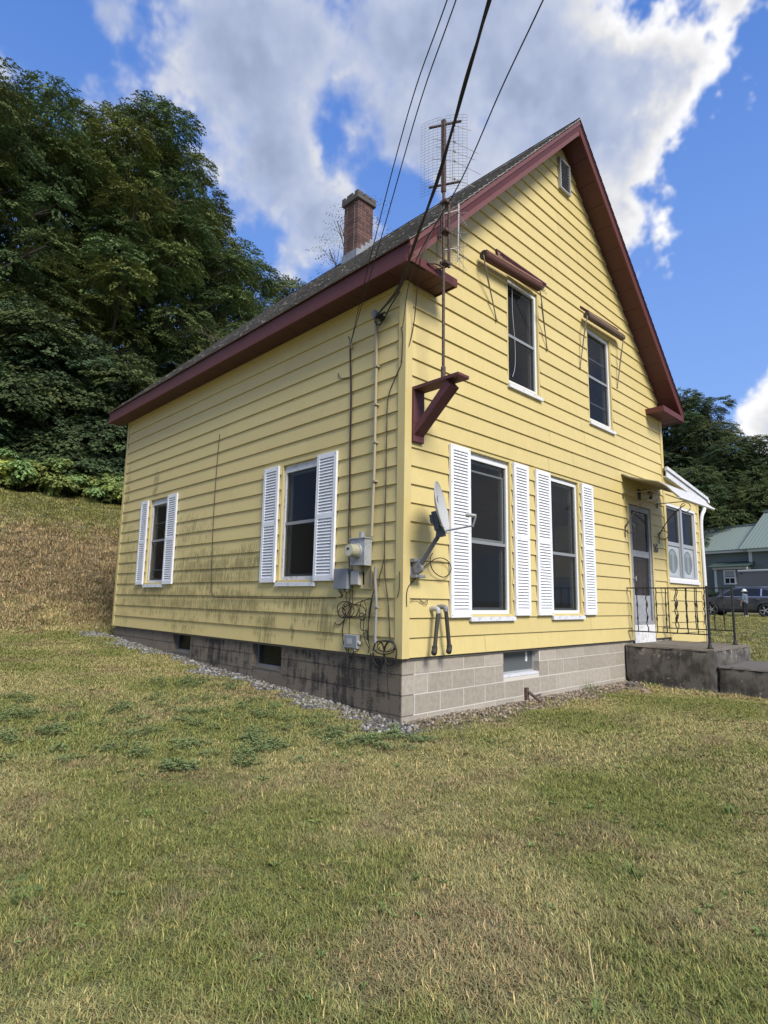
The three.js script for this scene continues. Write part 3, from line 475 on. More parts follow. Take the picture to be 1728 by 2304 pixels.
// chimney
{
  const x0 = 2.95, x1 = 3.39, z1 = -4.30, z0 = -4.74, r = rng(41), yb = 7.45, h = 0.0675;
  const ch = obj('chimney', box(x0 + 0.006, x1 - 0.006, 7.3, 8.94, z0 + 0.006, z1 - 0.006), M.brickMortar, house);
  for (let k = 0; k < 22; k++) {
    const y = yb + k * h, o = k % 2 ? 0.11 : 0, put = (a, b, c, d) => obj('brick', box(a + 0.005, b - 0.005, y + 0.005, y + h - 0.005, c, d), M.brick[Math.floor(r() * 4)], ch), j = () => 0.002 * (r() - 0.5);
    for (const [a, b] of o ? [[0, 0.11], [0.11, 0.33], [0.33, 0.44]] : [[0, 0.22], [0.22, 0.44]]) {
      put(x0 + a, x0 + b, z1 - 0.1, z1 + j()); put(x0 + a, x0 + b, z0 + j(), z0 + 0.1);
    }
    for (const [a, b] of o ? [[0.11, 0.33]] : [[0.11, 0.22], [0.22, 0.33]]) { const w = 0.004; obj('brick', box(x0 + j(), x0 + 0.1, y + 0.005, y + h - 0.005, z0 + a + w, z0 + b - w), M.brick[Math.floor(r() * 4)], ch); obj('brick', box(x1 - 0.1, x1 + j(), y + 0.005, y + h - 0.005, z0 + a + w, z0 + b - w), M.brick[Math.floor(r() * 4)], ch); }
  }
  const cap = [cham(x0 - 0.045, x1 + 0.045, 8.935, 9.03, z0 - 0.045, z1 + 0.045, 0.008)];
  for (const [a, b] of [[-0.04, 0.12], [0.16, 0.29], [0.33, 0.48]]) { cap.push(cham(x0 + a, x0 + b, 9.03, 9.11, z1 - 0.07, z1 + 0.042, 0.006)); cap.push(cham(x0 + a, x0 + b, 9.03, 9.11, z0 - 0.042, z0 + 0.07, 0.006)); }
  for (const x of [x0 - 0.042, x1 - 0.07]) cap.push(cham(x, x + 0.112, 9.03, 9.11, z0 + 0.12, z1 - 0.13, 0.006));
  obj('chimney_cap', cap, M.capstone, ch);
  const step = []; for (let i = 0; i < 4; i++) { const a = x0 - 0.02 + i * 0.12, y = a + RAKE; step.push(hexa([[a, y - 0.02, z1 + 0.012], [a + 0.13, y + 0.11, z1 + 0.012], [a + 0.13, y + 0.11, z1 + 0.001], [a, y - 0.02, z1 + 0.001], [a, y + 0.22, z1 + 0.008 + 0.003 * i], [a + 0.12, y + 0.24, z1 + 0.008 + 0.003 * i], [a + 0.12, y + 0.24, z1 + 0.001], [a, y + 0.22, z1 + 0.001]])); }
  obj('flashing', [...step, box(x0 - 0.012, x0 - 0.001, x0 + RAKE - 0.04, x0 + RAKE + 0.2, z0 - 0.03, z1 + 0.012), hexa([[x0 - 0.16, x0 - 0.16 + RAKE + 0.012, z1 + 0.06], [x0, x0 + RAKE + 0.012, z1 + 0.06], [x0, x0 + RAKE + 0.012, z0 - 0.06], [x0 - 0.16, x0 - 0.16 + RAKE + 0.012, z0 - 0.06], [x0 - 0.165, x0 - 0.16 + RAKE + 0.03, z1 + 0.06], [x0, x0 + RAKE + 0.032, z1 + 0.06], [x0, x0 + RAKE + 0.032, z0 - 0.06], [x0 - 0.165, x0 - 0.16 + RAKE + 0.03, z0 - 0.06]])], M.lead, ch);
}
// enclosed porch at the corner
{
  const X0 = WIDE + 0.024, X1 = 8.97, bot = -0.14, wl = 7.20, wr = 8.74, wb = 1.10, wt = 2.50;
  const porch = obj('porch_wall', [plate([[X0, bot], [X1, bot], [X1, 2.78], [X0, 3.05]], -0.14, -0.004, [rect(wl, wr, wb, wt)]), box(X1 - 0.13, X1 - 0.004, bot, 2.75, -4.2, -2.4), box(X1 - 0.13, X1 - 0.004, bot, 1.1, -2.399, -0.145), box(X1 - 0.13, X1 - 0.004, 2.45, 2.75, -2.399, -0.145), box(X0, X1 - 0.131, bot, 0.0, -4.2, -0.145)], M.yellow, house);
  const top = (y) => y; void top;
  clapboards(FRONT, porch, M.sidingFront, 16, () => X0 + 0.002, (y) => Math.min(X1 - 0.07, y > 2.7 ? X0 + (3.06 - y) / 0.147 : X1 - 0.07), [[wl - 0.05, wr + 0.03, wb - 0.03, wt + 0.03]], bot + 0.0);
  obj('corner_board', [box(X1 - 0.07, X1 + 0.02, bot - 0.004, 2.74, 0, 0.024), box(X1 - 0.002, X1 + 0.02, bot - 0.004, 2.74, -4.2, 0)], M.yellow, house);
  obj('porch_foundation', box(X0, X1 - 0.03, -1.2, bot - 0.002, -4.2, -0.03), M.mortarSide, house);
  const w = obj('porch_window', frame4(wl - 0.05, wr + 0.03, wb - 0.03, wt + 0.03, 0.05, -0.10, 0.018, 0.03), M.white, house), mx = 7.98;
  obj('mullion', box(mx - 0.045, mx + 0.045, wb + 0.001, wt - 0.021, -0.08, 0.014), M.aluminium, w);
  const sw = obj('added_porch_window', on(new THREE.Matrix4().makeBasis(V(0, 0, 1), V(0, 1, 0), V(-1, 0, 0)).setPosition(X1 - 0.07, 0, 0), mergeGeometries(frame4(-2.397, -0.16, 1.102, 2.448, 0.06, -0.02, 0.02).concat([box(-1.3, -1.22, 1.163, 2.387, -0.018, 0.018)]).map(tidy))), M.white, house); obj('pane', new THREE.PlaneGeometry(2.1, 1.22).rotateY(Math.PI / 2).translate(X1 - 0.07, 1.775, -1.28), M.glass, sw);  // window added out of view to let light into the porch
  const cv = document.createElement('canvas'); cv.width = 256; cv.height = 320; const c = cv.getContext('2d');
  const pc = (k) => { c.fillStyle = '#b9bfc2'; c.fillRect(0, 0, 256, 320); const r = rng(k); for (let i = 0; i < 400; i++) { c.fillStyle = `rgba(${150 + 70 * r()},${160 + 70 * r()},${165 + 70 * r()},0.25)`; c.fillRect(256 * r(), 320 * r(), 30 * r(), 22 * r()); } c.fillStyle = '#737b7b'; c.beginPath(); c.ellipse(128, 160, 98, 128, 0, 0, 7); c.fill(); c.fillStyle = '#8f9899'; c.beginPath(); c.moveTo(70, 90); c.quadraticCurveTo(128, 10, 190, 90); c.lineTo(150, 100); c.lineTo(165, 270); c.lineTo(112, 270); c.lineTo(120, 100); c.closePath(); c.fill(); };
  pc(3); const print = new THREE.CanvasTexture(cv); print.colorSpace = THREE.SRGBColorSpace;
  for (const [a, b] of [[wl, mx - 0.045], [mx + 0.045, wr - 0.02]]) {
    obj('window_sash', [...frame4(a + 0.001, b - 0.001, wb + 0.001, 1.76, 0.035, -0.06, -0.02), ...frame4(a + 0.001, b - 0.001, 1.761, wt - 0.021, 0.035, -0.06, -0.02)], M.aluminium, w);
    obj('pane', new THREE.PlaneGeometry(b - a - 0.07, wt - 1.85).translate((a + b) / 2, (1.79 + wt - 0.056) / 2, -0.04), M.glass, w);
    obj('dimming_screen', new THREE.PlaneGeometry(b - a - 0.07, wt - 1.85).translate((a + b) / 2, (1.79 + wt - 0.056) / 2, -0.032), M.screen, w);  // dark sheet added to cut the blue sky reflected in the upper panes
    const g = new THREE.PlaneGeometry(b - a - 0.07, 0.59).translate((a + b) / 2, (wb + 1.76) / 2, -0.04); g.userData.ownUV = true;
    obj('etched_pane', g, new THREE.MeshStandardMaterial({ map: print, roughness: 0.35, color: C(0.8, 0.8, 0.8) }), w);
  }
  obj('porch_window_sill', box(wl - 0.07, wr + 0.05, wb - 0.1, wb - 0.031, 0.0, 0.05), M.white, w);
  const sl = (x) => 3.19 - (x - 7.09) * 0.1375, strip = (x0, x1, v0, v1, z0, z1) => hexa([[x0, sl(x0) - v1, z1], [x1, sl(x1) - v1, z1], [x1, sl(x1) - v1, z0], [x0, sl(x0) - v1, z0], [x0, sl(x0) - v0, z1], [x1, sl(x1) - v0, z1], [x1, sl(x1) - v0, z0], [x0, sl(x0) - v0, z0]]);
  const pr = obj('porch_roof', strip(7.09, 9.3, 0.01, 0.055, -4.3, 0.085), M.shingles[2], house);
  obj('porch_fascia', [strip(7.07, 9.32, -0.005, 0.06, 0.086, 0.135), strip(7.10, 9.27, 0.061, 0.185, 0.086, 0.105)], M.peeling, pr);
  obj('porch_soffit', [strip(WIDE + 0.03, 9.27, 0.165, 0.184, -4.25, 0.0855), strip(7.101, WIDE + 0.029, 0.165, 0.184, 0.026, 0.0855)], std(0.62, 0.60, 0.50, 0.7), pr);
  obj('porch_gutter', [strip(9.3, 9.4, 0.03, 0.1, -4.3, 0.13)], M.white, pr);
  obj('downspout', [tube([V(9.25, 2.72, 0.06), V(9.2, 2.62, 0.07), V(9.08, 2.5, 0.06), V(9.04, 2.35, 0.045), V(9.04, 1.2, 0.045), V(9.04, -0.5, 0.045)], 0.04, 40, 8)], M.white, house);
}

// ---------------------------------------------------------------- stoop, railings, door hood
function lumpy(x0, x1, y0, y1, z0, z1, amp, seg = 0.08) { // concrete cast with an uneven face
  const g = new THREE.BoxGeometry(x1 - x0, y1 - y0, z1 - z0, Math.max(2, Math.round((x1 - x0) / seg)), Math.max(2, Math.round((y1 - y0) / seg)), Math.max(2, Math.round((z1 - z0) / seg))).translate((x0 + x1) / 2, (y0 + y1) / 2, (z0 + z1) / 2), p = g.attributes.position;
  for (let i = 0; i < p.count; i++) {
    let x = p.getX(i), y = p.getY(i), z = p.getZ(i); const cx = (x0 + x1) / 2, cz = (z0 + z1) / 2, e = [Math.min(x - x0, x1 - x), y1 - y, Math.min(z - z0, z1 - z)].map((d) => (d < 0.02 ? 1 : 0)), edge = e[0] + e[1] + e[2] > 1 ? 0.012 + 0.022 * ss(0.1, 0.6, n3(x * 7, y * 7, z * 7)) : 0;
    const k = amp * (n3(x * 5, y * 5, z * 5) + 0.6 * n3(x * 13, y * 13, z * 13));
    p.setXYZ(i, x + (e[0] ? Math.sign(x - cx) * (k - edge) : 0), y + (e[1] ? k - edge * 0.8 : 0), z + (e[2] ? Math.sign(z - cz) * (k - edge) : 0));
  }
  g.computeVertexNormals(); return g;
}
{
  const s = thing('concrete_stoop', 'weathered dark concrete stoop with a lower step before the front door', 'stoop');
  obj('platform', lumpy(5.20, 7.06, -0.95, -0.068, 0.0, 1.33, 0.004), M.concrete, s);
  obj('platform_top', lumpy(5.205, 7.055, -0.085, -0.052, -0.018, 1.325, 0.002, 0.06), M.concreteTop, s);
  obj('step', lumpy(5.235, 6.62, -0.95, -0.295, 1.335, 2.75, 0.004), M.concrete, s);
  obj('step_top', lumpy(5.24, 6.615, -0.31, -0.278, 1.34, 2.745, 0.003, 0.06), std(0.20, 0.185, 0.165, 0.95, { map: every(T.block, 0.4), bumpMap: every(T.grain, 0.1), bumpScale: 0.008 }), s);
}
function railing(label, x, zEnd, zs, topY, lowY, footY, foot) {
  const r = thing('iron_railing', label, 'railing'), at2 = (z, y) => V(x, y, z);
  const post = obj('post', [rod(at2(zEnd, footY), at2(zEnd, topY + 0.03), 0.021, 0.019, 6)], M.iron, r);
  obj('foot_flange', [rod(at2(zEnd, footY - 0.012), at2(zEnd, footY + 0.015), 0.05, 0.048, 10), rod(at2(zEnd, footY + 0.015), at2(zEnd, footY + 0.08), 0.035, 0.021, 8)], M.iron, post);
  obj('top_rail', box(x - 0.016, x + 0.016, topY - 0.010, topY + 0.010, 0.022, zEnd), M.iron, r);
  obj('bottom_rail', box(x - 0.013, x + 0.013, lowY - 0.009, lowY + 0.009, 0.022, zEnd), M.iron, r);
  for (const [i, z] of zs.entries()) {
    const w = i % 3 === 1 ? 0.016 : 0.004, pts = []; for (let k = 0; k <= 12; k++) pts.push(V(x + w * 0.5 * Math.cos(k * 2.2), lerp(lowY, topY, k / 12), z + w * Math.sin(k * 1.9) * (k > 0 && k < 12 ? 1 : 0)));
    const bul = [tube(pts, 0.0085, 36, 5)]; for (const y of [0.3, 0.62]) bul.push(rod(V(x, lerp(lowY, topY, y) - 0.045, z), V(x, lerp(lowY, topY, y), z), 0.008, 0.016, 6), rod(V(x, lerp(lowY, topY, y), z), V(x, lerp(lowY, topY, y) + 0.045, z), 0.016, 0.008, 6));
    obj('baluster', bul, M.iron, r);
  }
  void foot;
}
railing('black iron railing between the door and the steps, nearer the louvred shutters', 5.32, 1.235, [0.18, 0.333, 0.484, 0.631, 0.775, 0.94, 1.085], 0.85, 0.155, -0.05);
railing('black iron railing in front of the enclosed porch window', 6.77, 1.17, [0.13, 0.28, 0.43, 0.58, 0.73, 0.88, 1.03], 0.885, 0.175, -0.05);
{
  const h = thing('door_hood', 'ribbed white metal awning hood on scrolled brackets above the storm door', 'awning');
  const prof = [[0.022, 2.775], [0.15, 2.705], [0.3, 2.65], [0.47, 2.605], [0.62, 2.56], [0.74, 2.475], [0.83, 2.375], [0.92, 2.285]], xs = []; for (let i = 0; i <= 64; i++) xs.push(5.31 + i * (1.62 / 64));
  const sheet = (off) => { const p = [], ix = []; xs.forEach((x, i) => prof.forEach(([z, y]) => p.push(x, y + off + (i % 4 < 2 ? 0.016 : 0), z))); const n = prof.length; for (let i = 0; i + 1 < xs.length; i++) for (let j = 0; j + 1 < n; j++) { const a = i * n + j; ix.push(a, a + 1, a + n, a + n, a + 1, a + n + 1); } const g = new THREE.BufferGeometry(); g.setAttribute('position', new THREE.Float32BufferAttribute(p, 3)); g.setIndex(ix); g.computeVertexNormals(); return g; };
  obj('canopy', [sheet(0)], std(0.62, 0.62, 0.61, 0.5, { map: WORN }), h);
  obj('lining', [sheet(-0.016)], std(0.30, 0.27, 0.2, 0.7), h);
  for (const x of [5.305, 6.935]) obj('edge_strip', [tube(prof.map(([z, y]) => V(x, y - 0.002, z)), 0.014, 30, 6)], x < 6 ? std(0.22, 0.19, 0.12, 0.6) : M.white, h);
  obj('front_lip', [rod(V(5.3, 2.278, 0.925), V(6.94, 2.278, 0.925), 0.022, 0.022, 8)], M.white, h);
  for (const x of [5.33, 6.76]) {
    const ring = (z, y, r, w) => tube([...Array(14).keys()].map((i) => V(x, y + r * Math.sin(i * 0.46), z + r * w * Math.cos(i * 0.46))), 0.0075, 40, 5);
    obj('bracket', [rod(V(x, 2.44, 0.024), V(x, 2.44, 0.78), 0.008), tube([V(x, 2.38, 0.52), V(x, 2.32, 0.42), V(x, 2.16, 0.24), V(x, 1.95, 0.09), V(x, 1.84, 0.035), V(x, 1.70, 0.03)], 0.0085, 40, 6), ring(0.52, 2.33, 0.085, 1), ring(0.11, 1.85, 0.085, 1), rod(V(x, 2.36, 0.026), V(x, 2.46, 0.026), 0.012)], std(0.09, 0.075, 0.05, 0.7), h);
  }
  const l = thing('porch_lamp', 'small dark lantern bracket on the wall under the door hood', 'lamp');
  obj('wall_plate', box(5.93, 6.03, 2.42, 2.60, 0.02, 0.035), M.iron, l); obj('arm', tube([V(5.98, 2.56, 0.03), V(5.99, 2.6, 0.12), V(6.02, 2.52, 0.2)], 0.01, 20), M.iron, l);
  obj('lantern', [rod(V(6.02, 2.42, 0.2), V(6.02, 2.52, 0.2), 0.03, 0.045, 8), rod(V(6.02, 2.52, 0.2), V(6.02, 2.56, 0.2), 0.05, 0.01, 8)], M.darkPipe, l);
}
// house number
{
  const font = await new FontLoader().loadAsync('fonts/droid/droid_serif_bold.typeface.json'), p = onFront(1470, 1241.5, 0.02);
  const g = new TextGeometry('16', { font, size: 0.15, depth: 0.012, curveSegments: 4, bevelEnabled: false }).translate(p.x - 0.03, p.y, 0.021);
  meta(obj('house_number', g, std(0.10, 0.095, 0.09, 0.5, { metalness: 0.3 })), 'small dark metal house number beside the storm door', 'number');
}

// ---------------------------------------------------------------- roll-up awnings over the upper windows
function rollAwning(label, L, R, Z, plateAt, anchors, torn, mat) {
  const a = thing('roll_awning', label, 'awning', 'rolled window awnings');
  const d = R.clone().sub(L), u = d.clone().normalize();
  const roll = [rod(L, R, torn ? 0.062 : 0.052, undefined, 14)]; const r = obj('fabric_roll', roll, mat[0], a);
  for (let i = 0; i < 5; i++) { const an = 0.4 + i * 0.62; const o = V(0, (torn ? 0.064 : 0.054) * Math.sin(an), (torn ? 0.064 : 0.054) * Math.cos(an)); obj('stripe', rod(L.clone().addScaledVector(u, 0.02).add(o), R.clone().addScaledVector(u, -0.02).add(o), 0.008 + 0.005 * (i % 2), undefined, 5), mat[1 + (i % 2)], r); }
  obj('head_bar', [rod(plateAt[0], plateAt[1], 0.016, 0.016, 6), ...(torn ? [0.02, 0.05, 0.08].map((k, i) => rod(plateAt[0].clone().add(V(0.05 * i, -k, 0.01 + k * 0.4)), plateAt[1].clone().add(V(0.03 * i - 0.02, -k, 0.01 + k * 0.4)), 0.007, 0.007, 5)) : [])], M.maroonWood, a);
  if (torn) obj('torn_fabric', hexa([plateAt[0].clone().add(V(0, -0.1, 0.03)), plateAt[1].clone().add(V(-0.1, -0.1, 0.03)), plateAt[1].clone().add(V(-0.1, -0.1, 0.026)), plateAt[0].clone().add(V(0, -0.1, 0.026)), plateAt[0].clone().add(V(0, 0, 0.012)), plateAt[1].clone().add(V(0, 0, 0.012)), plateAt[1].clone().add(V(0, 0, 0.006)), plateAt[0].clone().add(V(0, 0, 0.006))].map((v) => v.toArray())), std(0.26, 0.155, 0.12, 0.9, { map: every(T.bark, 0.3) }), a);
  obj('end_cap', [rod(L.clone().addScaledVector(u, -0.012), L.clone().addScaledVector(u, 0.004), 0.055, 0.055, 12), rod(R.clone().addScaledVector(u, -0.004), R.clone().addScaledVector(u, 0.012), 0.055, 0.055, 12)], M.darkPipe, a);
  for (const [i, A] of anchors.entries()) { const e = i ? R : L, elbow = e.clone().lerp(A, 0.14).add(V(i ? -0.03 : -0.05, -0.03, 0.03)); obj('arm', [tube([e.clone(), e.clone().add(V(-0.02, -0.05, 0.02)), elbow, elbow.clone().lerp(A, 0.5), A], 0.0085, 30, 6), rod(elbow.clone().lerp(A, 0.1).add(V(0.03, 0, -0.03)), A, 0.005, 0.005, 5), ball(A, 0.018, 8, 6)], std(0.17, 0.14, 0.11, 0.6), a); }
}
{
  const z = 0.13, P = (x, y, d) => onFront(x, y, d), brown = [std(0.145, 0.058, 0.042, 0.85, { map: every(T.bark, 0.4) }), std(0.36, 0.20, 0.15, 0.85), std(0.27, 0.13, 0.09, 0.85)], tan = [std(0.20, 0.13, 0.085, 0.85, { map: every(T.bark, 0.4) }), std(0.40, 0.29, 0.19, 0.85), std(0.30, 0.20, 0.13, 0.85)];
  rollAwning('rolled maroon striped awning with a torn strip above the upper window beside the antenna mast', P(1088, 573, z), P(1213, 646, z), z, [P(1117, 562, 0.03), P(1228, 640, 0.03)], [P(1117, 720, 0.025), P(1231, 786, 0.025)], true, brown);
  rollAwning('rolled tan awning above the upper window farther from the antenna mast', P(1320, 709, 0.12), P(1400, 760, 0.12), z, [P(1306, 690, 0.03), P(1390, 742, 0.03)], [P(1305, 827, 0.025), P(1388.8, 872, 0.025)], false, tan);
}

// ---------------------------------------------------------------- antenna on its bracket
{
  const b = thing('mast_bracket', 'maroon painted timber bracket holding the antenna mast on the gable wall', 'bracket');
  obj('upright', cham(0.08, 0.25, 2.29, 2.87, 0.02, 0.06, 0.004), M.maroonWood, b);
  obj('shelf', cham(0.075, 0.255, 2.87, 2.905, 0.02, 0.68, 0.004), M.maroonWood, b);
  obj('brace', hexa([[0.09, 2.36, 0.061], [0.235, 2.36, 0.061], [0.235, 2.45, 0.061], [0.09, 2.45, 0.061], [0.09, 2.80, 0.56], [0.235, 2.80, 0.56], [0.235, 2.869, 0.5], [0.09, 2.869, 0.5]]), M.maroonWood, b);
  const mx = 0.155, mz = 0.41, a = thing('television_antenna', 'rusty television antenna mast with wire mesh reflectors beside the eave', 'antenna');
  obj('mast', [rod(V(mx, 2.906, mz), V(mx, 5.28, mz), 0.0165, 0.0165, 8), rod(V(mx, 2.906, mz), V(mx, 3.05, mz), 0.026, 0.026, 8)], M.rust, a);
  obj('boom', [box(mx - 0.02, mx + 0.02, 5.1, 6.0, mz - 0.025, mz + 0.02), rod(V(mx + 0.05, 4.2, mz + 0.035), V(mx + 0.05, 4.98, mz + 0.035), 0.017, 0.017, 8)], M.rust, a);
  const dir = V(0.48, 0, 0.88), bar = (y, from, to, r = 0.014) => rod(V(mx, y, mz).addScaledVector(dir, from), V(mx, y, mz).addScaledVector(dir, to), r, r, 6);
  obj('cross_bar', [bar(5.94, -0.17, 0.2), bar(5.19, -0.17, 0.19)], M.rust, a);
  const grid = (y0, y1, wings, nv, nh) => { const g = []; for (const [a0, a1, bow] of wings) { const P = (t, y) => V(mx, y, mz).addScaledVector(dir, lerp(a0, a1, t)).add(V(0.88, 0, -0.48).multiplyScalar(-0.03 + bow * t * t)); for (let i = 0; i <= nv; i++) g.push(rod(P(i / nv, y0 + 0.02 * Math.sin(i)), P(i / nv, y1), 0.0016, 0.0016, 4)); for (let j = 0; j <= nh; j++) for (let i = 0; i < nv; i++) g.push(rod(P(i / nv, lerp(y0, y1, j / nh)), P((i + 1) / nv, lerp(y0, y1, j / nh)), 0.0014, 0.0014, 4)); } return g; };
  obj('upper_reflector', grid(5.1, 6.02, [[-0.02, -0.27, 0.05], [0.03, 0.26, 0.05]], 5, 25), M.wire, a);
  obj('lower_reflector', grid(4.16, 4.9, [[0.07, 0.2, 0.14], [-0.02, -0.1, 0.1]], 4, 24), std(0.12, 0.10, 0.10, 0.7), a);
  const dip = []; for (const [y, k] of [[5.95, 0], [5.74, 0.2], [5.62, 0.1], [5.5, 0.25], [5.28, 0.1]]) { const c = V(mx + 0.1, y, mz + 0.07); dip.push(ball(c, 0.017, 8, 6), rod(c, c.clone().add(V(0.16 + k * 0.4, -0.04 - k * 0.3, 0.12 + k * 0.2)), 0.0028, 0.0028, 4), rod(c, c.clone().add(V(-0.16, 0.05, -0.1 - k * 0.4)), 0.0028, 0.0028, 4)); }
  for (const y of [4.86, 4.62, 4.45, 4.32]) { const c = V(mx + 0.14, y, mz + 0.1); dip.push(ball(c, 0.014, 8, 6), rod(c, c.clone().add(V(0.08, -0.14, 0.05)), 0.0028, 0.0028, 4), rod(c, c.clone().add(V(0.12, 0.06, 0.02)), 0.0028, 0.0028, 4)); }
  obj('dipole', dip, std(0.30, 0.29, 0.25, 0.5, { metalness: 0.4 }), a);
  obj('feed_strip', [rod(V(mx + 0.085, 5.22, mz + 0.06), V(mx + 0.1, 5.96, mz + 0.07), 0.009), rod(V(mx + 0.13, 4.28, mz + 0.095), V(mx + 0.14, 4.97, mz + 0.1), 0.009), rod(V(mx, 4.4, mz), V(mx + 0.13, 4.44, mz + 0.09), 0.007), rod(V(mx, 4.83, mz), V(mx + 0.135, 4.9, mz + 0.095), 0.007)], std(0.55, 0.54, 0.52, 0.6), a);
  obj('clamp', [box(mx - 0.035, mx + 0.07, 4.60, 4.635, mz - 0.03, mz + 0.06), box(mx - 0.03, mx + 0.07, 4.225, 4.255, mz - 0.03, mz + 0.055), box(mx - 0.03, mx + 0.07, 4.955, 4.985, mz - 0.03, mz + 0.055)], M.rust, a);
  obj('standoff', [tube([V(mx, 4.19, mz), V(mx - 0.1, 4.2, mz - 0.02), V(mx - 0.2, 4.18, 0.352)], 0.012, 20), rod(V(mx, 4.19, mz), V(mx - 0.06, 4.16, 0.348), 0.01)], M.rust, a);
}

// ---------------------------------------------------------------- satellite dish
{
  const s = thing('satellite_dish', 'grey satellite dish on a bent pole beside the louvred shutter', 'dish');
  obj('wall_bracket', [cham(0.07, 0.235, 0.985, 1.02, 0.02, 0.10, 0.004), cham(0.07, 0.225, 0.82, 0.85, 0.02, 0.12, 0.004), cham(0.075, 0.225, 0.82, 1.02, 0.018, 0.03, 0.003), cham(0.10, 0.115, 0.83, 1.0, 0.03, 0.13, 0.003), rod(V(0.09, 0.92, 0.12), V(0.13, 0.92, 0.12), 0.055, 0.055, 14)], M.dishArm, s);
  const foot = V(0.11, 0.925, 0.125), elbow = V(0.165, 1.235, 0.33), head = V(0.165, 1.36, 0.345);
  obj('pole', [rod(foot, foot.clone().lerp(elbow, 0.93), 0.024, 0.023, 12), tube([foot.clone().lerp(elbow, 0.9), elbow, head], 0.0235, 16, 12)], M.dishDark, s);
  const view = V().subVectors(V(0.2, 1.5, 0.35), EYE).setY(0).normalize(), right = V(-view.z, 0, view.x), tilt = 11 * DEG, yaw = 13 * DEG;
  const flat = right.clone().multiplyScalar(Math.cos(yaw)).addScaledVector(view, -Math.sin(yaw)), n = flat.clone().multiplyScalar(Math.cos(tilt)).add(V(0, Math.sin(tilt), 0)).normalize(), up = V(0, 1, 0).addScaledVector(n, -n.y).normalize(), across = V().crossVectors(up, n);
  const mid = V(0.165, 1.545, 0.345).addScaledVector(flat, 0.035), basis = new THREE.Matrix4().makeBasis(across, up, n).setPosition(mid);
  const dish = (off, sc) => { const g = new THREE.CircleGeometry(1, 40, 0, 6.2832), p = []; for (let r = 0; r <= 8; r++) for (let i = 0; i <= 40; i++) { const a = i / 40 * Math.PI * 2, k = r / 8 * sc; p.push(0.235 * k * Math.cos(a), 0.275 * k * Math.sin(a), 0.055 * k * k - 0.055 + off); } const ix = []; for (let r = 0; r < 8; r++) for (let i = 0; i < 40; i++) { const a = r * 41 + i; ix.push(a, a + 41, a + 1, a + 1, a + 41, a + 42); } void g; const q = new THREE.BufferGeometry(); q.setAttribute('position', new THREE.Float32BufferAttribute(p, 3)); q.setIndex(ix); q.computeVertexNormals(); return q; };
  const d = obj('reflector', [dish(0, 1), dish(-0.006, 1)].map((g) => g.applyMatrix4(basis)), M.dishGrey, s);
  obj('rim', tube([...Array(40).keys()].map((i) => V(0.236 * Math.cos(i / 40 * Math.PI * 2), 0.276 * Math.sin(i / 40 * Math.PI * 2), -0.002)), 0.0055, 80, 6, true).applyMatrix4(basis), std(0.42, 0.42, 0.41, 0.5), d);
  const arc = (x0, flip) => { const q = new THREE.Shape(); q.moveTo(x0, 0.155); q.quadraticCurveTo(x0 + flip * 0.075, 0.115, x0, 0.06); q.quadraticCurveTo(x0 + flip * 0.025, 0.115, x0, 0.155); return new THREE.ShapeGeometry(q, 8); };
  const mark = [arc(-0.045, 1), arc(0.075, -1), new THREE.PlaneGeometry(0.05, 0.014).translate(0.005, 0.032, 0)].map((g) => { const p = g.attributes.position; for (let i = 0; i < p.count; i++) { const x = p.getX(i), y = p.getY(i); p.setZ(i, 0.055 * ((x / 0.235) ** 2 + (y / 0.275) ** 2) - 0.055 + 0.0025); } return g.applyMatrix4(basis); });
  obj('emblem', mark, std(0.10, 0.115, 0.15, 0.6), d);
  const back = (x0, x1, y0, y1, z0, z1) => cham(x0, x1, y0, y1, z0, z1, 0.004).applyMatrix4(basis);
  obj('back_mount', [back(-0.045, 0.045, -0.23, -0.03, -0.115, -0.055), back(-0.055, 0.055, -0.15, -0.06, -0.14, -0.1), back(-0.03, 0.03, -0.3, -0.2, -0.105, -0.02)], M.dishDark, s);
  const base = V(0.165, 1.29, 0.335).addScaledVector(flat, 0.025), tip = base.clone().addScaledVector(flat, 0.335).add(V(0, 0.055, 0)), top2 = tip.clone().addScaledVector(flat, 0.035).add(V(0, 0.10, 0)), eye2 = top2.clone().addScaledVector(flat, -0.075).add(V(0, 0.012, 0));
  obj('feed_arm', [rod(base, tip, 0.011, 0.011, 4), rod(tip.clone().add(V(0, -0.01, 0)), top2, 0.013, 0.013, 4), rod(V(0.165, 1.25, 0.335), base, 0.014, 0.014, 6)], M.dishArm, s);
  obj('receiver', [rod(top2, eye2, 0.017, 0.02, 10), rod(eye2, eye2.clone().addScaledVector(flat, -0.03), 0.028, 0.024, 12)], M.boxPale, s);
}

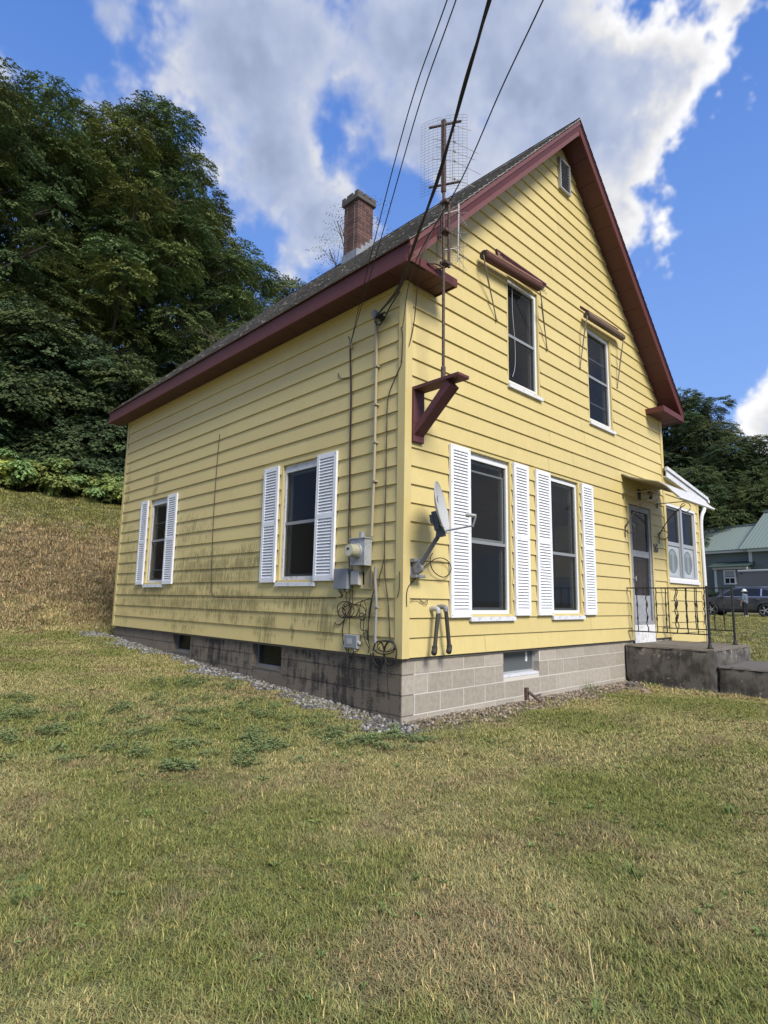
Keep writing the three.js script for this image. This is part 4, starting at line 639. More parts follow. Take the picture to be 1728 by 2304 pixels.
// ---------------------------------------------------------------- meter, boxes, pipes
{
  const m = thing('electric_meter', 'grey electric meter box with round glass meter on the side wall', 'meter');
  obj('housing', on(SIDE, cham(-0.70, -0.455, 0.955, 1.25, 0.022, 0.13, 0.006)), M.meterGrey, m);
  obj('rain_lid', on(SIDE, box(-0.712, -0.445, 1.2505, 1.262, 0.02, 0.142)), M.meterGrey, m);
  const c = at(SIDE, -0.585, 1.115, 0.13), out = V(-1, 0, 0), p = (k) => c.clone().addScaledVector(out, k);
  obj('collar', rod(p(0), p(0.022), 0.088, 0.086, 24), M.aluminium, m);
  obj('glass_dome', [rod(p(0.1225), p(0.023), 0.07, 0.077, 24)], std(0.36, 0.35, 0.24, 0.15), m);
  obj('dial', [rod(p(0.123), p(0.126), 0.062, 0.062, 24)], std(0.55, 0.53, 0.40, 0.35), m);
  obj('display', [box(-0.2585, -0.256, 1.12, 1.145, -0.61, -0.57)], std(0.05, 0.05, 0.05, 0.4), m);
  obj('hub', [rod(at(SIDE, -0.565, 1.2625, 0.075), at(SIDE, -0.565, 1.33, 0.075), 0.034, 0.03, 12)], M.boxGrey, m);
  const g = thing('junction_box', 'grey cable junction box with wires hanging from it below the meter', 'box', 'utility boxes');
  obj('box_body', on(SIDE, cham(-0.985, -0.765, 0.705, 0.925, 0.022, 0.10, 0.006)), M.boxGrey, g); obj('cover', on(SIDE, cham(-0.995, -0.755, 0.70, 0.93, 0.1005, 0.118, 0.005)), M.boxGrey, g);
  obj('gland', [-0.95, -0.88, -0.81].map((s) => rod(at(SIDE, s, 0.7, 0.06), at(SIDE, s, 0.675, 0.06), 0.02, 0.018, 10)), M.boxPale, g);
  const k = thing('telephone_box', 'small pale beige telephone box between the grey junction box and the meter', 'box', 'utility boxes');
  obj('box_body', on(SIDE, cham(-0.74, -0.60, 0.745, 0.90, 0.022, 0.085, 0.008)), M.boxPale, k); obj('back_plate', on(SIDE, box(-0.75, -0.57, 0.75, 0.89, 0.0195, 0.024)), M.darkPipe, k);
  const w = thing('network_box', 'grey square network box low on the side wall above the foundation', 'box', 'utility boxes');
  obj('box_body', on(SIDE, cham(-0.835, -0.615, 0.055, 0.20, 0.022, 0.075, 0.006)), M.boxGrey, w); obj('gland', [rod(at(SIDE, -0.66, 0.055, 0.05), at(SIDE, -0.66, 0.03, 0.05), 0.022, 0.02, 10), rod(at(SIDE, -0.615, 0.12, 0.05), at(SIDE, -0.59, 0.12, 0.05), 0.02, 0.02, 10)], M.boxPale, w); obj('cover_plate', on(SIDE, box(-0.78, -0.7, 0.1, 0.16, 0.0745, 0.077)), M.boxPale, w);
  const ch = obj('cable_chase', [on(SIDE, box(-0.61, -0.595, 0.7, 0.95, 0.02, 0.045)), on(SIDE, box(-0.44, -0.425, 0.7, 0.95, 0.02, 0.045)), on(SIDE, box(-0.595, -0.44, 0.7, 0.712, 0.02, 0.045)), on(SIDE, box(-0.594, -0.441, 0.713, 0.95, 0.019, 0.024))], std(0.36, 0.30, 0.17, 0.7)); meta(ch, 'yellow painted open channel under the electric meter', 'channel');
  for (const [px, py, qx, qy, label] of [[986, 1374, 978, 1460, 'black elbowed oil pipe nearer the corner of the gable wall'], [1003, 1370, 1011, 1457, 'black elbowed oil pipe nearer the louvred shutter']]) {
    const a = onFront(px, py, 0.12), b = onFront(qx, qy, 0.13), o = thing('oil_pipe', label, 'pipe', 'oil pipes on the gable wall');
    obj('pipe', [rod(V(a.x, a.y, 0.12), b, 0.022, 0.022, 12)], M.darkPipe, o);
    obj('upper_elbow', [tube([V(a.x, a.y + 0.015, 0.0), V(a.x, a.y + 0.02, 0.07), V(a.x, a.y + 0.01, 0.115), V(a.x, a.y - 0.03, 0.12)], 0.028, 18, 12)], px < 1000 ? M.boxPale : M.dishArm, o);
    obj('lower_elbow', [rod(b.clone().add(V(0, 0.03, 0)), b.clone().add(V(0, -0.01, 0)), 0.03, 0.03, 12), tube([b.clone(), b.clone().add(V(-0.01, -0.03, 0.005)), b.clone().add(V(-0.035, -0.04, 0.02))], 0.03, 10, 12), ball(b.clone().add(V(-0.02, -0.03, 0.01)), 0.032)], M.darkPipe, o);
  }
  const f = thing('garden_faucet', 'rusty brown faucet standing at the foot of the block wall', 'faucet'), q = onFront(1190, 1566, 0.03);
  obj('wall_plate', [box(q.x - 0.03, q.x + 0.02, q.y - 0.13, q.y + 0.1, -0.02, 0.02)], M.rust, f); obj('spout', [rod(V(q.x, q.y + 0.06, 0.01), V(q.x + 0.06, q.y - 0.06, 0.16), 0.02, 0.018, 8), rod(V(q.x + 0.05, q.y, 0.1), V(q.x + 0.16, q.y + 0.015, 0.1), 0.012, 0.012, 6), rod(V(q.x + 0.06, q.y - 0.06, 0.16), V(q.x + 0.08, q.y - 0.15, 0.2), 0.024, 0.02, 8)], M.rust, f);
}

// ---------------------------------------------------------------- cables
const cable = (label, pts, r, mat, seg) => meta(obj('cable', tube(pts, r, seg ?? Math.max(24, pts.length * 8), 6), mat), label, 'cable', 'cables');
{
  const S = (list, d = 0.03) => list.map(([x, y]) => onSide(x, y, d)), q6 = (x, y) => [740 + x * 0.16268, 1180 + y * 0.16268];
  // the drop wires to a pole across the street, behind the camera
  const drop = (label, ends, tops, r, mat, ext = 5) => { const A = ends[0], pass = tops.map(([px, py, t]) => EYE.clone().addScaledVector(dirOf(px, py), t)), last = pass[pass.length - 1], pen = pass.length > 1 ? pass[pass.length - 2] : A; const d = last.clone().sub(pen).normalize(); return cable(label, [...ends.slice().reverse(), ...pass, last.clone().addScaledVector(d, ext * 0.5).add(V(0, 0.1, 0)), last.clone().addScaledVector(d, ext).add(V(0, 0.35, 0))], r, mat, 90); };
  const clev = onSide(790, 768, 0.07), head = onSide(845, 716, 0.06), hook = onSide(905, 738, 0.05);
  drop('thin black overhead wire, outer one of the pair running to the side wall', [clev], [[848, 520, 5.9], [930, 215, 5.3], [1006, 0, 4.9]], 0.0043, M.cable);
  drop('thin black overhead wire, inner one of the pair running to the side wall', [clev.clone().add(V(0, -0.02, -0.005))], [[862, 520, 5.8], [950, 215, 5.2], [1026, 0, 4.8]], 0.0043, M.cable);
  drop('thin overhead wire tied to the corner of the house below the eave', [hook], [[935, 590, 5.6], [1040, 400, 5.0], [1130, 195, 4.7], [1222, 0, 4.4]], 0.0043, M.cable);
  drop('thick twisted service cable running from the sky to the weatherhead', [head, onSide(860, 706, 0.08)], [[900, 640, 6.0], [935, 545, 5.5], [985, 400, 5.1], [1050, 180, 4.9], [1100, 0, 4.7]], 0.0105, M.cable);
  drop('bare strand wrapped along the twisted service cable', [head.clone().add(V(0, 0.02, 0.02)), onSide(866, 702, 0.09)], [[905, 640, 5.98], [932, 545, 5.48], [989, 398, 5.08], [1046, 180, 4.88], [1104, 0, 4.68]], 0.008, M.cableBrown);
  const c = thing('wall_hook', 'porcelain wire hook on the side wall below the eave', 'hook'); obj('insulator', [ball(onSide(787, 776, 0.05), 0.02), ball(onSide(789, 769, 0.06), 0.014)], M.boxPale, c); obj('screw_eye', [tube(S([[784, 757], [787, 766], [787, 778], [791, 786], [794, 782]], 0.045), 0.006, 24)], M.rust, c);
  const w = thing('weatherhead', 'dark service weatherhead on top of the conduit pipe', 'weatherhead'); const wh = onSide(845, 712, 0.05);
  obj('cap', [rod(wh.clone().add(V(0, -0.03, 0)), wh.clone().add(V(-0.02, 0.04, 0)), 0.032, 0.04, 12), ball(wh.clone().add(V(-0.015, 0.04, 0)), 0.035)], M.boxGrey, w); obj('splice', [rod(onSide(852, 716, 0.06), onSide(860, 706, 0.07), 0.018), rod(onSide(856, 722, 0.06), onSide(863, 712, 0.07), 0.016), tube(S([[843, 722], [848, 730], [856, 730], [864, 718], [878, 690], [900, 655]], 0.06), 0.008, 30)], M.cable, w);
  const cd = thing('conduit_pipe', 'cream painted conduit pipe running down the side wall to the meter', 'pipe');
  obj('pipe', tube(S([[845, 718], [847, 800], [845.5, 880], [844, 960], [842, 1060], [839, 1130], [836, 1207]], 0.045), 0.0165, 50, 8), M.conduit, cd);
  for (const [x, y] of [[848, 825], [846, 911], [844, 996], [843, 1083]]) obj('strap', on(SIDE, box(-0.03, 0.03, -0.008, 0.008, 0.012, 0.066).translate(onSide(x, y, 0.04).z, onSide(x, y, 0.04).y, 0)), M.conduit, cd);
  const lower = thing('lower_conduit', 'grey conduit pipe from the meter down to the foundation', 'pipe'); obj('pipe', [tube(S([q6(648, 590), q6(640, 760), q6(648, 900), q6(655, 1040), q6(655, 1200), q6(645, 1400), q6(640, 1600)], 0.05), 0.016, 50, 8), rod(onSide(...q6(643, 1590), 0.05), onSide(...q6(648, 1670), 0.05), 0.026, 0.02, 10), box(-0.075, -0.03, 0, 0.014, -0.03, 0.03).translate(0, onSide(...q6(655, 1150), 0.05).y, onSide(...q6(655, 1150), 0.05).z)], M.conduitGrey, lower);
  cable('brown wire pair member running down to the grey junction box, nearer the shutter', S([[787, 785], [789, 880], [787, 1000], [786, 1120], [784, 1200], [784.5, 1240], [786, 1281]]), 0.006, M.cableBrown);
  cable('brown wire pair member running down to the grey junction box, nearer the conduit', S([[788, 785], [791, 880], [789, 1000], [788, 1120], [788, 1200], [790, 1250], [792, 1281]]), 0.006, M.cableBrown);
  cable('stray wire hook sticking out beside the brown wires', S([[788, 852], [780, 850], [770, 852], [763, 848], [761, 840]]), 0.005, M.cableBrown);
  const mastTie = V(0.155, 4.95, 0.43);
  cable('brown antenna lead running down the side wall past the meter', [mastTie, onFront(945, 590, 0.36), onFront(940, 640, 0.2), onFront(930, 735, 0.06), onFront(921, 775, 0.035), onSide(900, 826, 0.04), ...S([[887, 855], [874, 893], [870, 975], [868, 1097], [866, 1180], [866, 1294], [872.6, 1351], [878, 1445]])], 0.006, M.cableBrown, 120);
  cable('short wire stub hanging at the corner under the eave', S([[903, 735], [906, 752], [905, 790], [904, 808], [902, 815]], 0.035), 0.0055, M.cable);
  cable('long thin wire stapled up and along the mildewed siding', S([[494.4, 976.7], [491, 1010], [484, 1104], [478.7, 1205.7], [476, 1324], [478.7, 1342], [500, 1344], [569.6, 1345.5], [639.5, 1347], [727, 1345.5], [755, 1345]], 0.026), 0.005, M.cableBrown, 90);
  // tangle below the boxes
  const tangle = [[[150, 870], [125, 900], [165, 950], [180, 985], [140, 1010]], [[260, 900], [235, 980], [250, 1060], [290, 1110]], [[290, 900], [292, 1000], [280, 1100], [285, 1300], [280, 1500], [270, 1700], [275, 1790], [310, 1820], [338, 1780], [340, 1700]], [[330, 905], [325, 1000], [330, 1080], [300, 1150]], [[560, 1025], [470, 1060], [380, 1090], [300, 1170], [230, 1280]], [[560, 1025], [590, 1040], [580, 1150], [545, 1400], [530, 1550], [560, 1680], [545, 1780]],
    [[640, 870], [600, 1000], [560, 1200], [545, 1500], [550, 1650]], [[975, 650], [978, 800], [965, 950], [945, 1010]], [[760, 500], [725, 640], [705, 700], [690, 860]], [[220, 1290], [190, 1450], [195, 1620], [250, 1760]], [[440, 1310], [440, 1440], [470, 1465], [520, 1465], [480, 1530], [540, 1600]], [[490, 1290], [475, 1500], [500, 1600], [560, 1720]], [[80, 1355], [110, 1390], [170, 1370], [215, 1310], [230, 1230]], [[575, 1780], [580, 1900], [570, 2000], [600, 2003]]];
  tangle.forEach((t, i) => cable('loose black wire in the tangle below the junction boxes', S(t.map((p) => q6(...p)), 0.03 + 0.006 * (i % 4)), 0.0048 + 0.0012 * (i % 3 === 0), i % 4 ? M.cable : M.cableBrown));
  const loops = [[210, 1180, 95, 115], [180, 1220, 48, 70], [300, 1190, 110, 95], [350, 1200, 160, 95], [470, 1190, 45, 140], [455, 1275, 35, 48], [265, 1180, 80, 110]];
  loops.forEach(([x, y, rx, ry], i) => cable('coiled loop of black wire below the junction boxes', S([...Array(13).keys()].map((k) => q6(x + rx * Math.cos(k * 0.52 + i) * (1 + 0.06 * Math.sin(k * 2)), y + ry * Math.sin(k * 0.52 + i))), 0.03 + 0.005 * i), 0.0046, M.cable, 60));
  [[690, 1790, 78, 175], [850, 1780, 85, 165], [770, 1700, 150, 95], [790, 1690, 120, 70]].forEach(([x, y, rx, ry], i) => cable('thick black cable coil hanging over the foundation by the corner', S([...Array(14).keys()].map((k) => q6(x + rx * Math.cos(k * 0.49), y + ry * Math.sin(k * 0.49))), 0.05 + 0.012 * i), i < 2 ? 0.0095 : 0.0055, M.cable, 70));
  [[[700, 1700], [650, 1730], [590, 1780]], [[860, 1710], [800, 1750], [745, 1810]]].forEach((t) => meta(obj('insulation_strip', tube(S(t.map((p) => q6(...p)), 0.06), 0.009, 12, 5), std(0.55, 0.48, 0.30, 0.8)), 'torn yellow insulation strip caught in the black cable coil', 'scrap', 'insulation scraps'));
  const F = (l, d = 0.03) => l.map(([x, y]) => onFront(x, y, d)), kd = (x, y) => [900 + x * 0.1266, 1070 + y * 0.1266];
  cable('looped black dish cable hanging beside the shutter', F([[300, 1790], [390, 1660], [520, 1560], [610, 1490], [730, 1465], [850, 1520], [910, 1640], [880, 1740], [780, 1805], [660, 1760], [570, 1660], [540, 1540], [545, 1440], [580, 1380]].map((p) => kd(...p)), 0.06), 0.0055, M.cable, 100);
  cable('black dish cable running from the bracket down the corner', F([[300, 1800], [230, 1880], [150, 1980], [120, 2080], [115, 2200], [118, 2330]].map((p) => kd(...p)), 0.035), 0.0055, M.cable);
  cable('thin stray wire curling on the gable wall below the dish', F([[915, 1361], [925, 1352], [942, 1349], [955, 1355], [962, 1350], [960, 1360], [945, 1352]], 0.028), 0.0032, M.cableBrown);
  cable('pull cord hanging in the upper window nearer the mast', F([[1152, 632], [1153, 700], [1159, 780], [1158, 830], [1153, 848]], 0.0), 0.004, M.boxPale);
}

// ---------------------------------------------------------------- trees and shrubs
function spray(seed, n, len, leafL, leafW, droop) { // a twig with leaves: the smallest piece of a crown
  const r = rng(seed), a = [];
  for (let i = 0; i < n; i++) {
    const t = (i + r()) / n, side = i % 2 ? 1 : -1, base = V(side * 0.16 * len * (0.4 + r()) * Math.sin(t * 2.8 + 0.3), (r() - 0.5) * 0.14 * len - droop * t * t * len * 0.5, t * len);
    const d = V(side * (0.5 + r()), -0.2 - droop * r(), 0.5 + 0.7 * r()).normalize(), nrm = V((r() - 0.5) * 1.2, 1, (r() - 0.5) * 1.2).normalize(), w = V().crossVectors(d, nrm).normalize().multiplyScalar(leafW * (0.75 + 0.5 * r())), L = leafL * (0.7 + 0.6 * r());
    const p0 = base, p1 = base.clone().addScaledVector(d, L * 0.45).add(w), p2 = base.clone().addScaledVector(d, L).add(V(0, -0.12 * L, 0)), p3 = base.clone().addScaledVector(d, L * 0.45).sub(w);
    for (const p of [p0, p1, p2, p0, p2, p3]) a.push(p.x, p.y, p.z);
  }
  const g = new THREE.BufferGeometry(); g.setAttribute('position', new THREE.Float32BufferAttribute(a, 3)); g.computeVertexNormals(); return g;
}
const SPRAY = { tall: [spray(1, 36, 0.62, 0.13, 0.031, 0.5), spray(2, 34, 0.58, 0.135, 0.033, 0.6), spray(8, 36, 0.7, 0.125, 0.029, 0.7)], broad: [spray(3, 30, 0.7, 0.13, 0.046, 0.3), spray(4, 28, 0.65, 0.125, 0.044, 0.4)], shrub: [spray(5, 20, 0.42, 0.10, 0.032, 0.3), spray(6, 18, 0.38, 0.11, 0.036, 0.4)], fine: [spray(7, 9, 0.7, 0.09, 0.022, 0.2)] };
const LEAF = leafMat(1, 1, 1); LEAF.specularIntensity = 0.25;
function foliage(parent, name, clumps, kind, r, tint, per) { // clumps: [centre, radius, brightness]
  const geos = SPRAY[kind], m4 = new THREE.Matrix4(), q = new THREE.Quaternion(), col = new THREE.Color(), sc = V(), all = geos.map(() => []);
  for (const [c, rad, bright] of clumps) {
    const n = Math.round(per * rad * rad), hue = r();
    for (let i = 0; i < n; i++) {
      const th = r() * Math.PI * 2, u = r() < 0.8 ? r() * 1.25 - 0.25 : r() * 2 - 1, v = clamp(u, -0.9, 1), s = Math.sqrt(1 - v * v), k = rad * (0.62 + 0.42 * Math.sqrt(r())), dir = V(s * Math.cos(th), v, s * Math.sin(th));
      const p = c.clone().add(V(dir.x * k, dir.y * k * 0.62, dir.z * k)), look = V(dir.x + 0.5 * (r() - 0.5), dir.y * 0.35 - 0.25 + 0.4 * (r() - 0.5), dir.z + 0.5 * (r() - 0.5)).normalize();
      const x = V(0, 1, 0).cross(look).normalize(), y = look.clone().cross(x); m4.makeBasis(x, y, look); q.setFromRotationMatrix(m4); q.multiply(new THREE.Quaternion().setFromAxisAngle(V(0, 0, 1), (r() - 0.5) * 0.9));
      const z = 0.75 + 0.5 * r(); const b = bright * (0.75 + 0.5 * r()), y2 = 0.74 + 0.3 * hue;
      all[i % geos.length].push([p.clone().addScaledVector(look, -0.3 * z), q.clone(), z, b * tint[0] * y2, b * tint[1], b * tint[2] * (1.25 - 0.4 * hue)]);
    }
  }
  geos.forEach((g, k) => {
    const list = all[k]; if (!list.length) return; const im = lit(new THREE.InstancedMesh(g, LEAF, list.length)); im.name = name; im.userData.kind = 'stuff';
    list.forEach(([p, qq, s, R, G, B], i) => { im.setMatrixAt(i, m4.compose(p, qq, sc.set(s, s, s))); im.setColorAt(i, col.setRGB(R, G, B)); }); parent.add(im);
  });
}
function limb(a, b, r0, r1, sag, n = 5) { const m = a.clone().lerp(b, 0.5).add(V(0, sag, 0)), c = new THREE.QuadraticBezierCurve3(a, m, b), out = []; let p = a; for (let i = 1; i <= n; i++) { const q = c.getPoint(i / n); out.push(rod(p, q, lerp(r0, r1, (i - 1) / n), lerp(r0, r1, i / n), 6)); p = q; } return out; }
function tree(name, label, group, seed, x, z, topY, R, o = {}) {
  const r = rng(seed), y0 = groundY(x, z) - 0.15, H = topY - y0, t = thing(name, label, 'tree', group, [x, y0, z]), wood = [], clumps = [], kind = o.kind ?? 'tall', lean = V((r() - 0.5) * 0.08 * H, 0, (r() - 0.5) * 0.08 * H), base = o.base ?? 0.34, tr = o.trunk ?? 0.012 * H;
  const axis = (k) => V(lean.x * k * k + 0.12 * Math.sin(k * 5 + seed), k * H, lean.z * k * k + 0.12 * Math.cos(k * 4 + seed));
  for (let i = 0; i < 8; i++) wood.push(rod(axis(i * 0.115), axis((i + 1) * 0.115), lerp(tr, 0.04, i / 8), lerp(tr, 0.04, (i + 1) / 8), 8));
  const n = o.limbs ?? 26;
  for (let i = 0; i < n; i++) {
    const k = base + (0.97 - base) * ((i + 0.5 * r()) / n), prof = o.shape ? o.shape((k - base) / (1 - base)) : Math.pow(Math.sin(Math.PI * Math.pow(clamp((k - base) / (1 - base), 0.02, 1), 0.62) * 0.93 + 0.14), 0.7), az = i * 2.4 + r() * 0.9, len = R * clamp(prof, 0.18, 1) * (0.72 + 0.4 * r());
    const a = axis(Math.max(0.08, k - 0.10 - 0.06 * r())), b = axis(k).add(V(Math.cos(az) * len, 0.04 * H * (r() - 0.3), Math.sin(az) * len));
    wood.push(...limb(a, b, tr * lerp(0.5, 0.16, k), 0.025, 0.12 * len));
    const cr = (o.clump ?? 1.25) * (0.75 + 0.5 * r()), br = 0.8 + 0.4 * r();
    clumps.push([b, cr, br]); if (len > 1.6) clumps.push([a.clone().lerp(b, 0.62).add(V((r() - 0.5) * 1.2, 0.5 * r(), (r() - 0.5) * 1.2)), cr * 0.85, br * (0.85 + 0.3 * r())]);
    for (let j = 0; j < 3; j++) { const e = b.clone().add(V((r() - 0.5) * cr * 1.8, (r() - 0.2) * cr * 0.6, (r() - 0.5) * cr * 1.8)); wood.push(rod(a.clone().lerp(b, 0.72).add(V(0, 0.06 * len, 0)), e, 0.02, 0.008, 4)); }
  }
  clumps.push([axis(0.965), (o.clump ?? 1.25) * 0.8, 1.1]);
  obj('trunk', wood, M.bark, t); foliage(t, 'crown', clumps, kind, r, o.tint ?? [0.052, 0.072, 0.026], o.per ?? 62); return t;
}
{
  const top = (el, d) => EYE.y + el * d, tall = 'tall trees on the wooded bank';
  // azimuth, distance, height of the top as a slope, crown radius
  const list = [[1, 33, 0.80, 5.2], [6.2, 31, 0.775, 4.4], [10.6, 34, 0.785, 4.0], [14.2, 40, 0.72, 4.0], [17.6, 34.5, 0.825, 3.9], [21.6, 37, 0.765, 3.9], [25.2, 40, 0.665, 4.2], [29, 43, 0.595, 4.2], [32.6, 47, 0.56, 4.2], [36.6, 52, 0.535, 4.4]];
  const names = ['first', 'second'];  void names;
  list.forEach(([a, d, e, R], i) => { const [x, z] = polar(a, d); tree('forest_tree', 'tall feathery dark green tree on the wooded bank behind the house', tall, 100 + i, x, z, top(e, d), R, { base: 0.38, limbs: 27, clump: 1.5, per: 42, tint: i % 2 ? [0.14, 0.175, 0.062] : [0.158, 0.182, 0.054] }); });
  const low = [[3, 29, 0.40, 4], [7.5, 28.5, 0.43, 3.6], [12, 29, 0.40, 3.4], [16, 28.5, 0.375, 3.2], [20, 30, 0.35, 3.2], [23.6, 32, 0.34, 3.2], [9.5, 27, 0.30, 2.6], [14, 27, 0.27, 2.4], [18.4, 27.4, 0.25, 2.4], [5, 27, 0.28, 2.6], [21.5, 28.5, 0.26, 2.4]];
  low.forEach(([a, d, e, R], i) => { const [x, z] = polar(a, d); tree('understory_tree', 'shorter dense dark tree under the tall trees of the wooded bank', 'low trees on the wooded bank', 200 + i, x, z, top(e, d), R, { base: 0.10, limbs: 24, clump: 1.15, per: 66, kind: 'broad', tint: [0.082, 0.108, 0.04], trunk: 0.11, shape: (k) => Math.sqrt(Math.max(0, 1 - Math.pow(k * 1.02 - 0.18, 2) * 1.2)) }); });
  [[70.2, 74, 0.345, 6.2], [73.2, 78, 0.315, 6], [75.8, 72, 0.245, 5.6], [78.4, 76, 0.21, 6], [71.6, 66, 0.20, 5], [74.6, 68, 0.17, 4.6], [68, 76, 0.36, 6], [77.2, 66, 0.165, 4.4]].forEach(([a, d, e, R], i) => { const [x, z] = polar(a, d); tree('hillside_tree', 'large dark leafy tree rising behind the green neighbouring house', 'trees behind the green house', 300 + i, x, z, top(e, d), R, { base: 0.08, limbs: 34, clump: 2.1, per: 34, kind: 'broad', tint: [0.098, 0.116, 0.038], trunk: 0.3, shape: (k) => Math.sqrt(Math.max(0.02, 1 - Math.pow(k, 1.7))) }); });
  { const [x, z] = polar(40.4, 33); tree('sparse_tree', 'thin half bare tree seen behind the brick chimney', undefined, 401, x, z, top(0.72, 33), 2.7, { base: 0.55, limbs: 26, clump: 0.9, per: 15, kind: 'fine', tint: [0.11, 0.13, 0.07], trunk: 0.12 }); }
  { const [x, z] = polar(28.5, 30); tree('sparse_tree', 'thin pale branched tree beside the roof slope in front of the woods', undefined, 402, x, z, top(0.46, 30), 2.2, { base: 0.5, limbs: 18, clump: 0.8, per: 24, kind: 'fine', tint: [0.10, 0.12, 0.06], trunk: 0.09 }); }
}
function shrub(label, group, seed, x, z, h, R, tint, dens = 70) {
  const r = rng(seed), y = groundY(x, z) - 0.05, t = thing('shrub', label, 'shrub', group, [x, y, z]), cl = [], st = [];
  for (let i = 0; i < 9; i++) { const a = i * 2.4, k = Math.sqrt(i / 9) * R * 0.75, hh = h * (0.3 + 0.55 * r()) * (1 - 0.3 * i / 9); const c = V(Math.cos(a) * k, hh, Math.sin(a) * k); cl.push([c, 0.42 * (0.8 + 0.6 * r()), 0.8 + 0.45 * r()]); st.push(rod(V(0.1 * Math.cos(a), 0, 0.1 * Math.sin(a)), c, 0.012, 0.006, 4)); }
  obj('stem', st, M.bark, t); foliage(t, 'foliage', cl, 'shrub', r, tint, dens * 2.4);
}
for (let i = 0; i < 20; i++) { const a = 3 + i * 0.98, d = 23.6 + (i % 3) * 0.8, [x, z] = polar(a, d); shrub('low bright green bramble shrub along the top of the grassy bank', 'brambles along the bank', 500 + i, x, z, 1.35 + 0.6 * ((i * 7) % 5) / 5 - 0.025 * i, 1.15, i < 7 ? [0.40, 0.43, 0.11] : [0.27, 0.31, 0.09]); }

// ---------------------------------------------------------------- grass
function tuft(seed, n, R, h, w, lean) {
  const r = rng(seed), p = [], c = [];
  for (let i = 0; i < n; i++) {
    const a = r() * 6.283, k = R * Math.sqrt(r()), x = k * Math.cos(a), z = k * Math.sin(a), t = r() * 6.283, d = V(Math.cos(t), 0, Math.sin(t)), H = h * (0.5 + 0.8 * r()), L = lean * (0.3 + r()) * H, W = w * (0.5 + 1.1 * r() * r() + 0.2), s = V(-d.z, 0, d.x).multiplyScalar(W / 2);
    const b0 = V(x, -0.01, z), m = b0.clone().add(V(0, H * 0.6, 0)).addScaledVector(d, L * 0.35), e = b0.clone().add(V(0, H * 0.92, 0)).addScaledVector(d, L);
    const q = [b0.clone().sub(s), b0.clone().add(s), m.clone().addScaledVector(s, 0.8), b0.clone().sub(s), m.clone().addScaledVector(s, 0.8), m.clone().addScaledVector(s, -0.8), m.clone().addScaledVector(s, -0.8), m.clone().addScaledVector(s, 0.8), e];
    const dry = r() < 0.3, f = 0.7 + 0.6 * r(), cc = dry ? [1.55 * f, 1.3 * f, 1.25 * f] : [0.95 * f, f, 0.9 * f];
    for (const v of q) { p.push(v.x, v.y, v.z); c.push(...cc); }
  }
  const g = new THREE.BufferGeometry(); g.setAttribute('position', new THREE.Float32BufferAttribute(p, 3)); g.setAttribute('color', new THREE.Float32BufferAttribute(c, 3)); g.computeVertexNormals(); return g;
}
const bladeMat = new THREE.MeshPhysicalMaterial({ vertexColors: true, roughness: 0.8, specularIntensity: 0.35, side: THREE.DoubleSide });
const inHouse = (x, z, m = 0) => (x > -0.02 - m && x < 9.0 + m && z < 0.0 + m && z > -8.3) || (x > 5.15 && x < 7.1 && z < 1.36 && z > -0.1) || (x > 5.2 && x < 6.65 && z < 2.78 && z > 1.3);
const gravelAt = (x, z) => (x < 0.05 && x > -0.29 - 0.45 * fbm2(z * 1.3, 2, 3) - 0.1 * ss(-1.5, 0.2, z) && z < 0.36 && z > -8.9);
const barkAt = (x, z) => x > -0.1 && x < 5.2 && z > -0.1 && z < 0.42 + 0.22 * fbm2(x * 1.4, 9, 3);
function sow(name, label, geos, total, place, scale) {
  const r = rng(total), m4 = new THREE.Matrix4(), q = new THREE.Quaternion(), col = new THREE.Color(), t = [0, 0, 0], lists = geos.map(() => []);
  for (let i = 0; i < total; i++) { const p = place(r); if (p) lists[i % geos.length].push(p); }
  const root = new THREE.Group(); root.name = numbered(name); meta(root, label, 'grass', undefined, 'stuff'); scene.add(root);
  geos.forEach((g, k) => {
    const list = lists[k], im = lit(new THREE.InstancedMesh(g, bladeMat, list.length)); im.name = 'blades';
    list.forEach(([x, z], i) => {
      q.setFromAxisAngle(V(0, 1, 0), r() * 6.283); const s = scale * (0.7 + 0.6 * r()), hh = s * (0.75 + 0.5 * r()) * (0.85 + 0.5 * fbm2(x * 1.1, z * 1.1 + 30, 3)) * (1 + ss(-0.5, 1.5, -z - 9.6) * (0.1 + 1.0 * Math.max(0, n2(x * 1.7, z * 1.7))) * (1 - ss(4, 7, -z - 9.6)));
      im.setMatrixAt(i, m4.compose(V(x, groundY(x, z), z), q, V(s, hh, s))); turfColour(x, z, t, 0.5 * (r() - 0.5)); const b = 0.8 + 0.4 * r(); im.setColorAt(i, col.setRGB(t[0] * b, t[1] * b, t[2] * b));
    });
    root.add(im);
  });
}
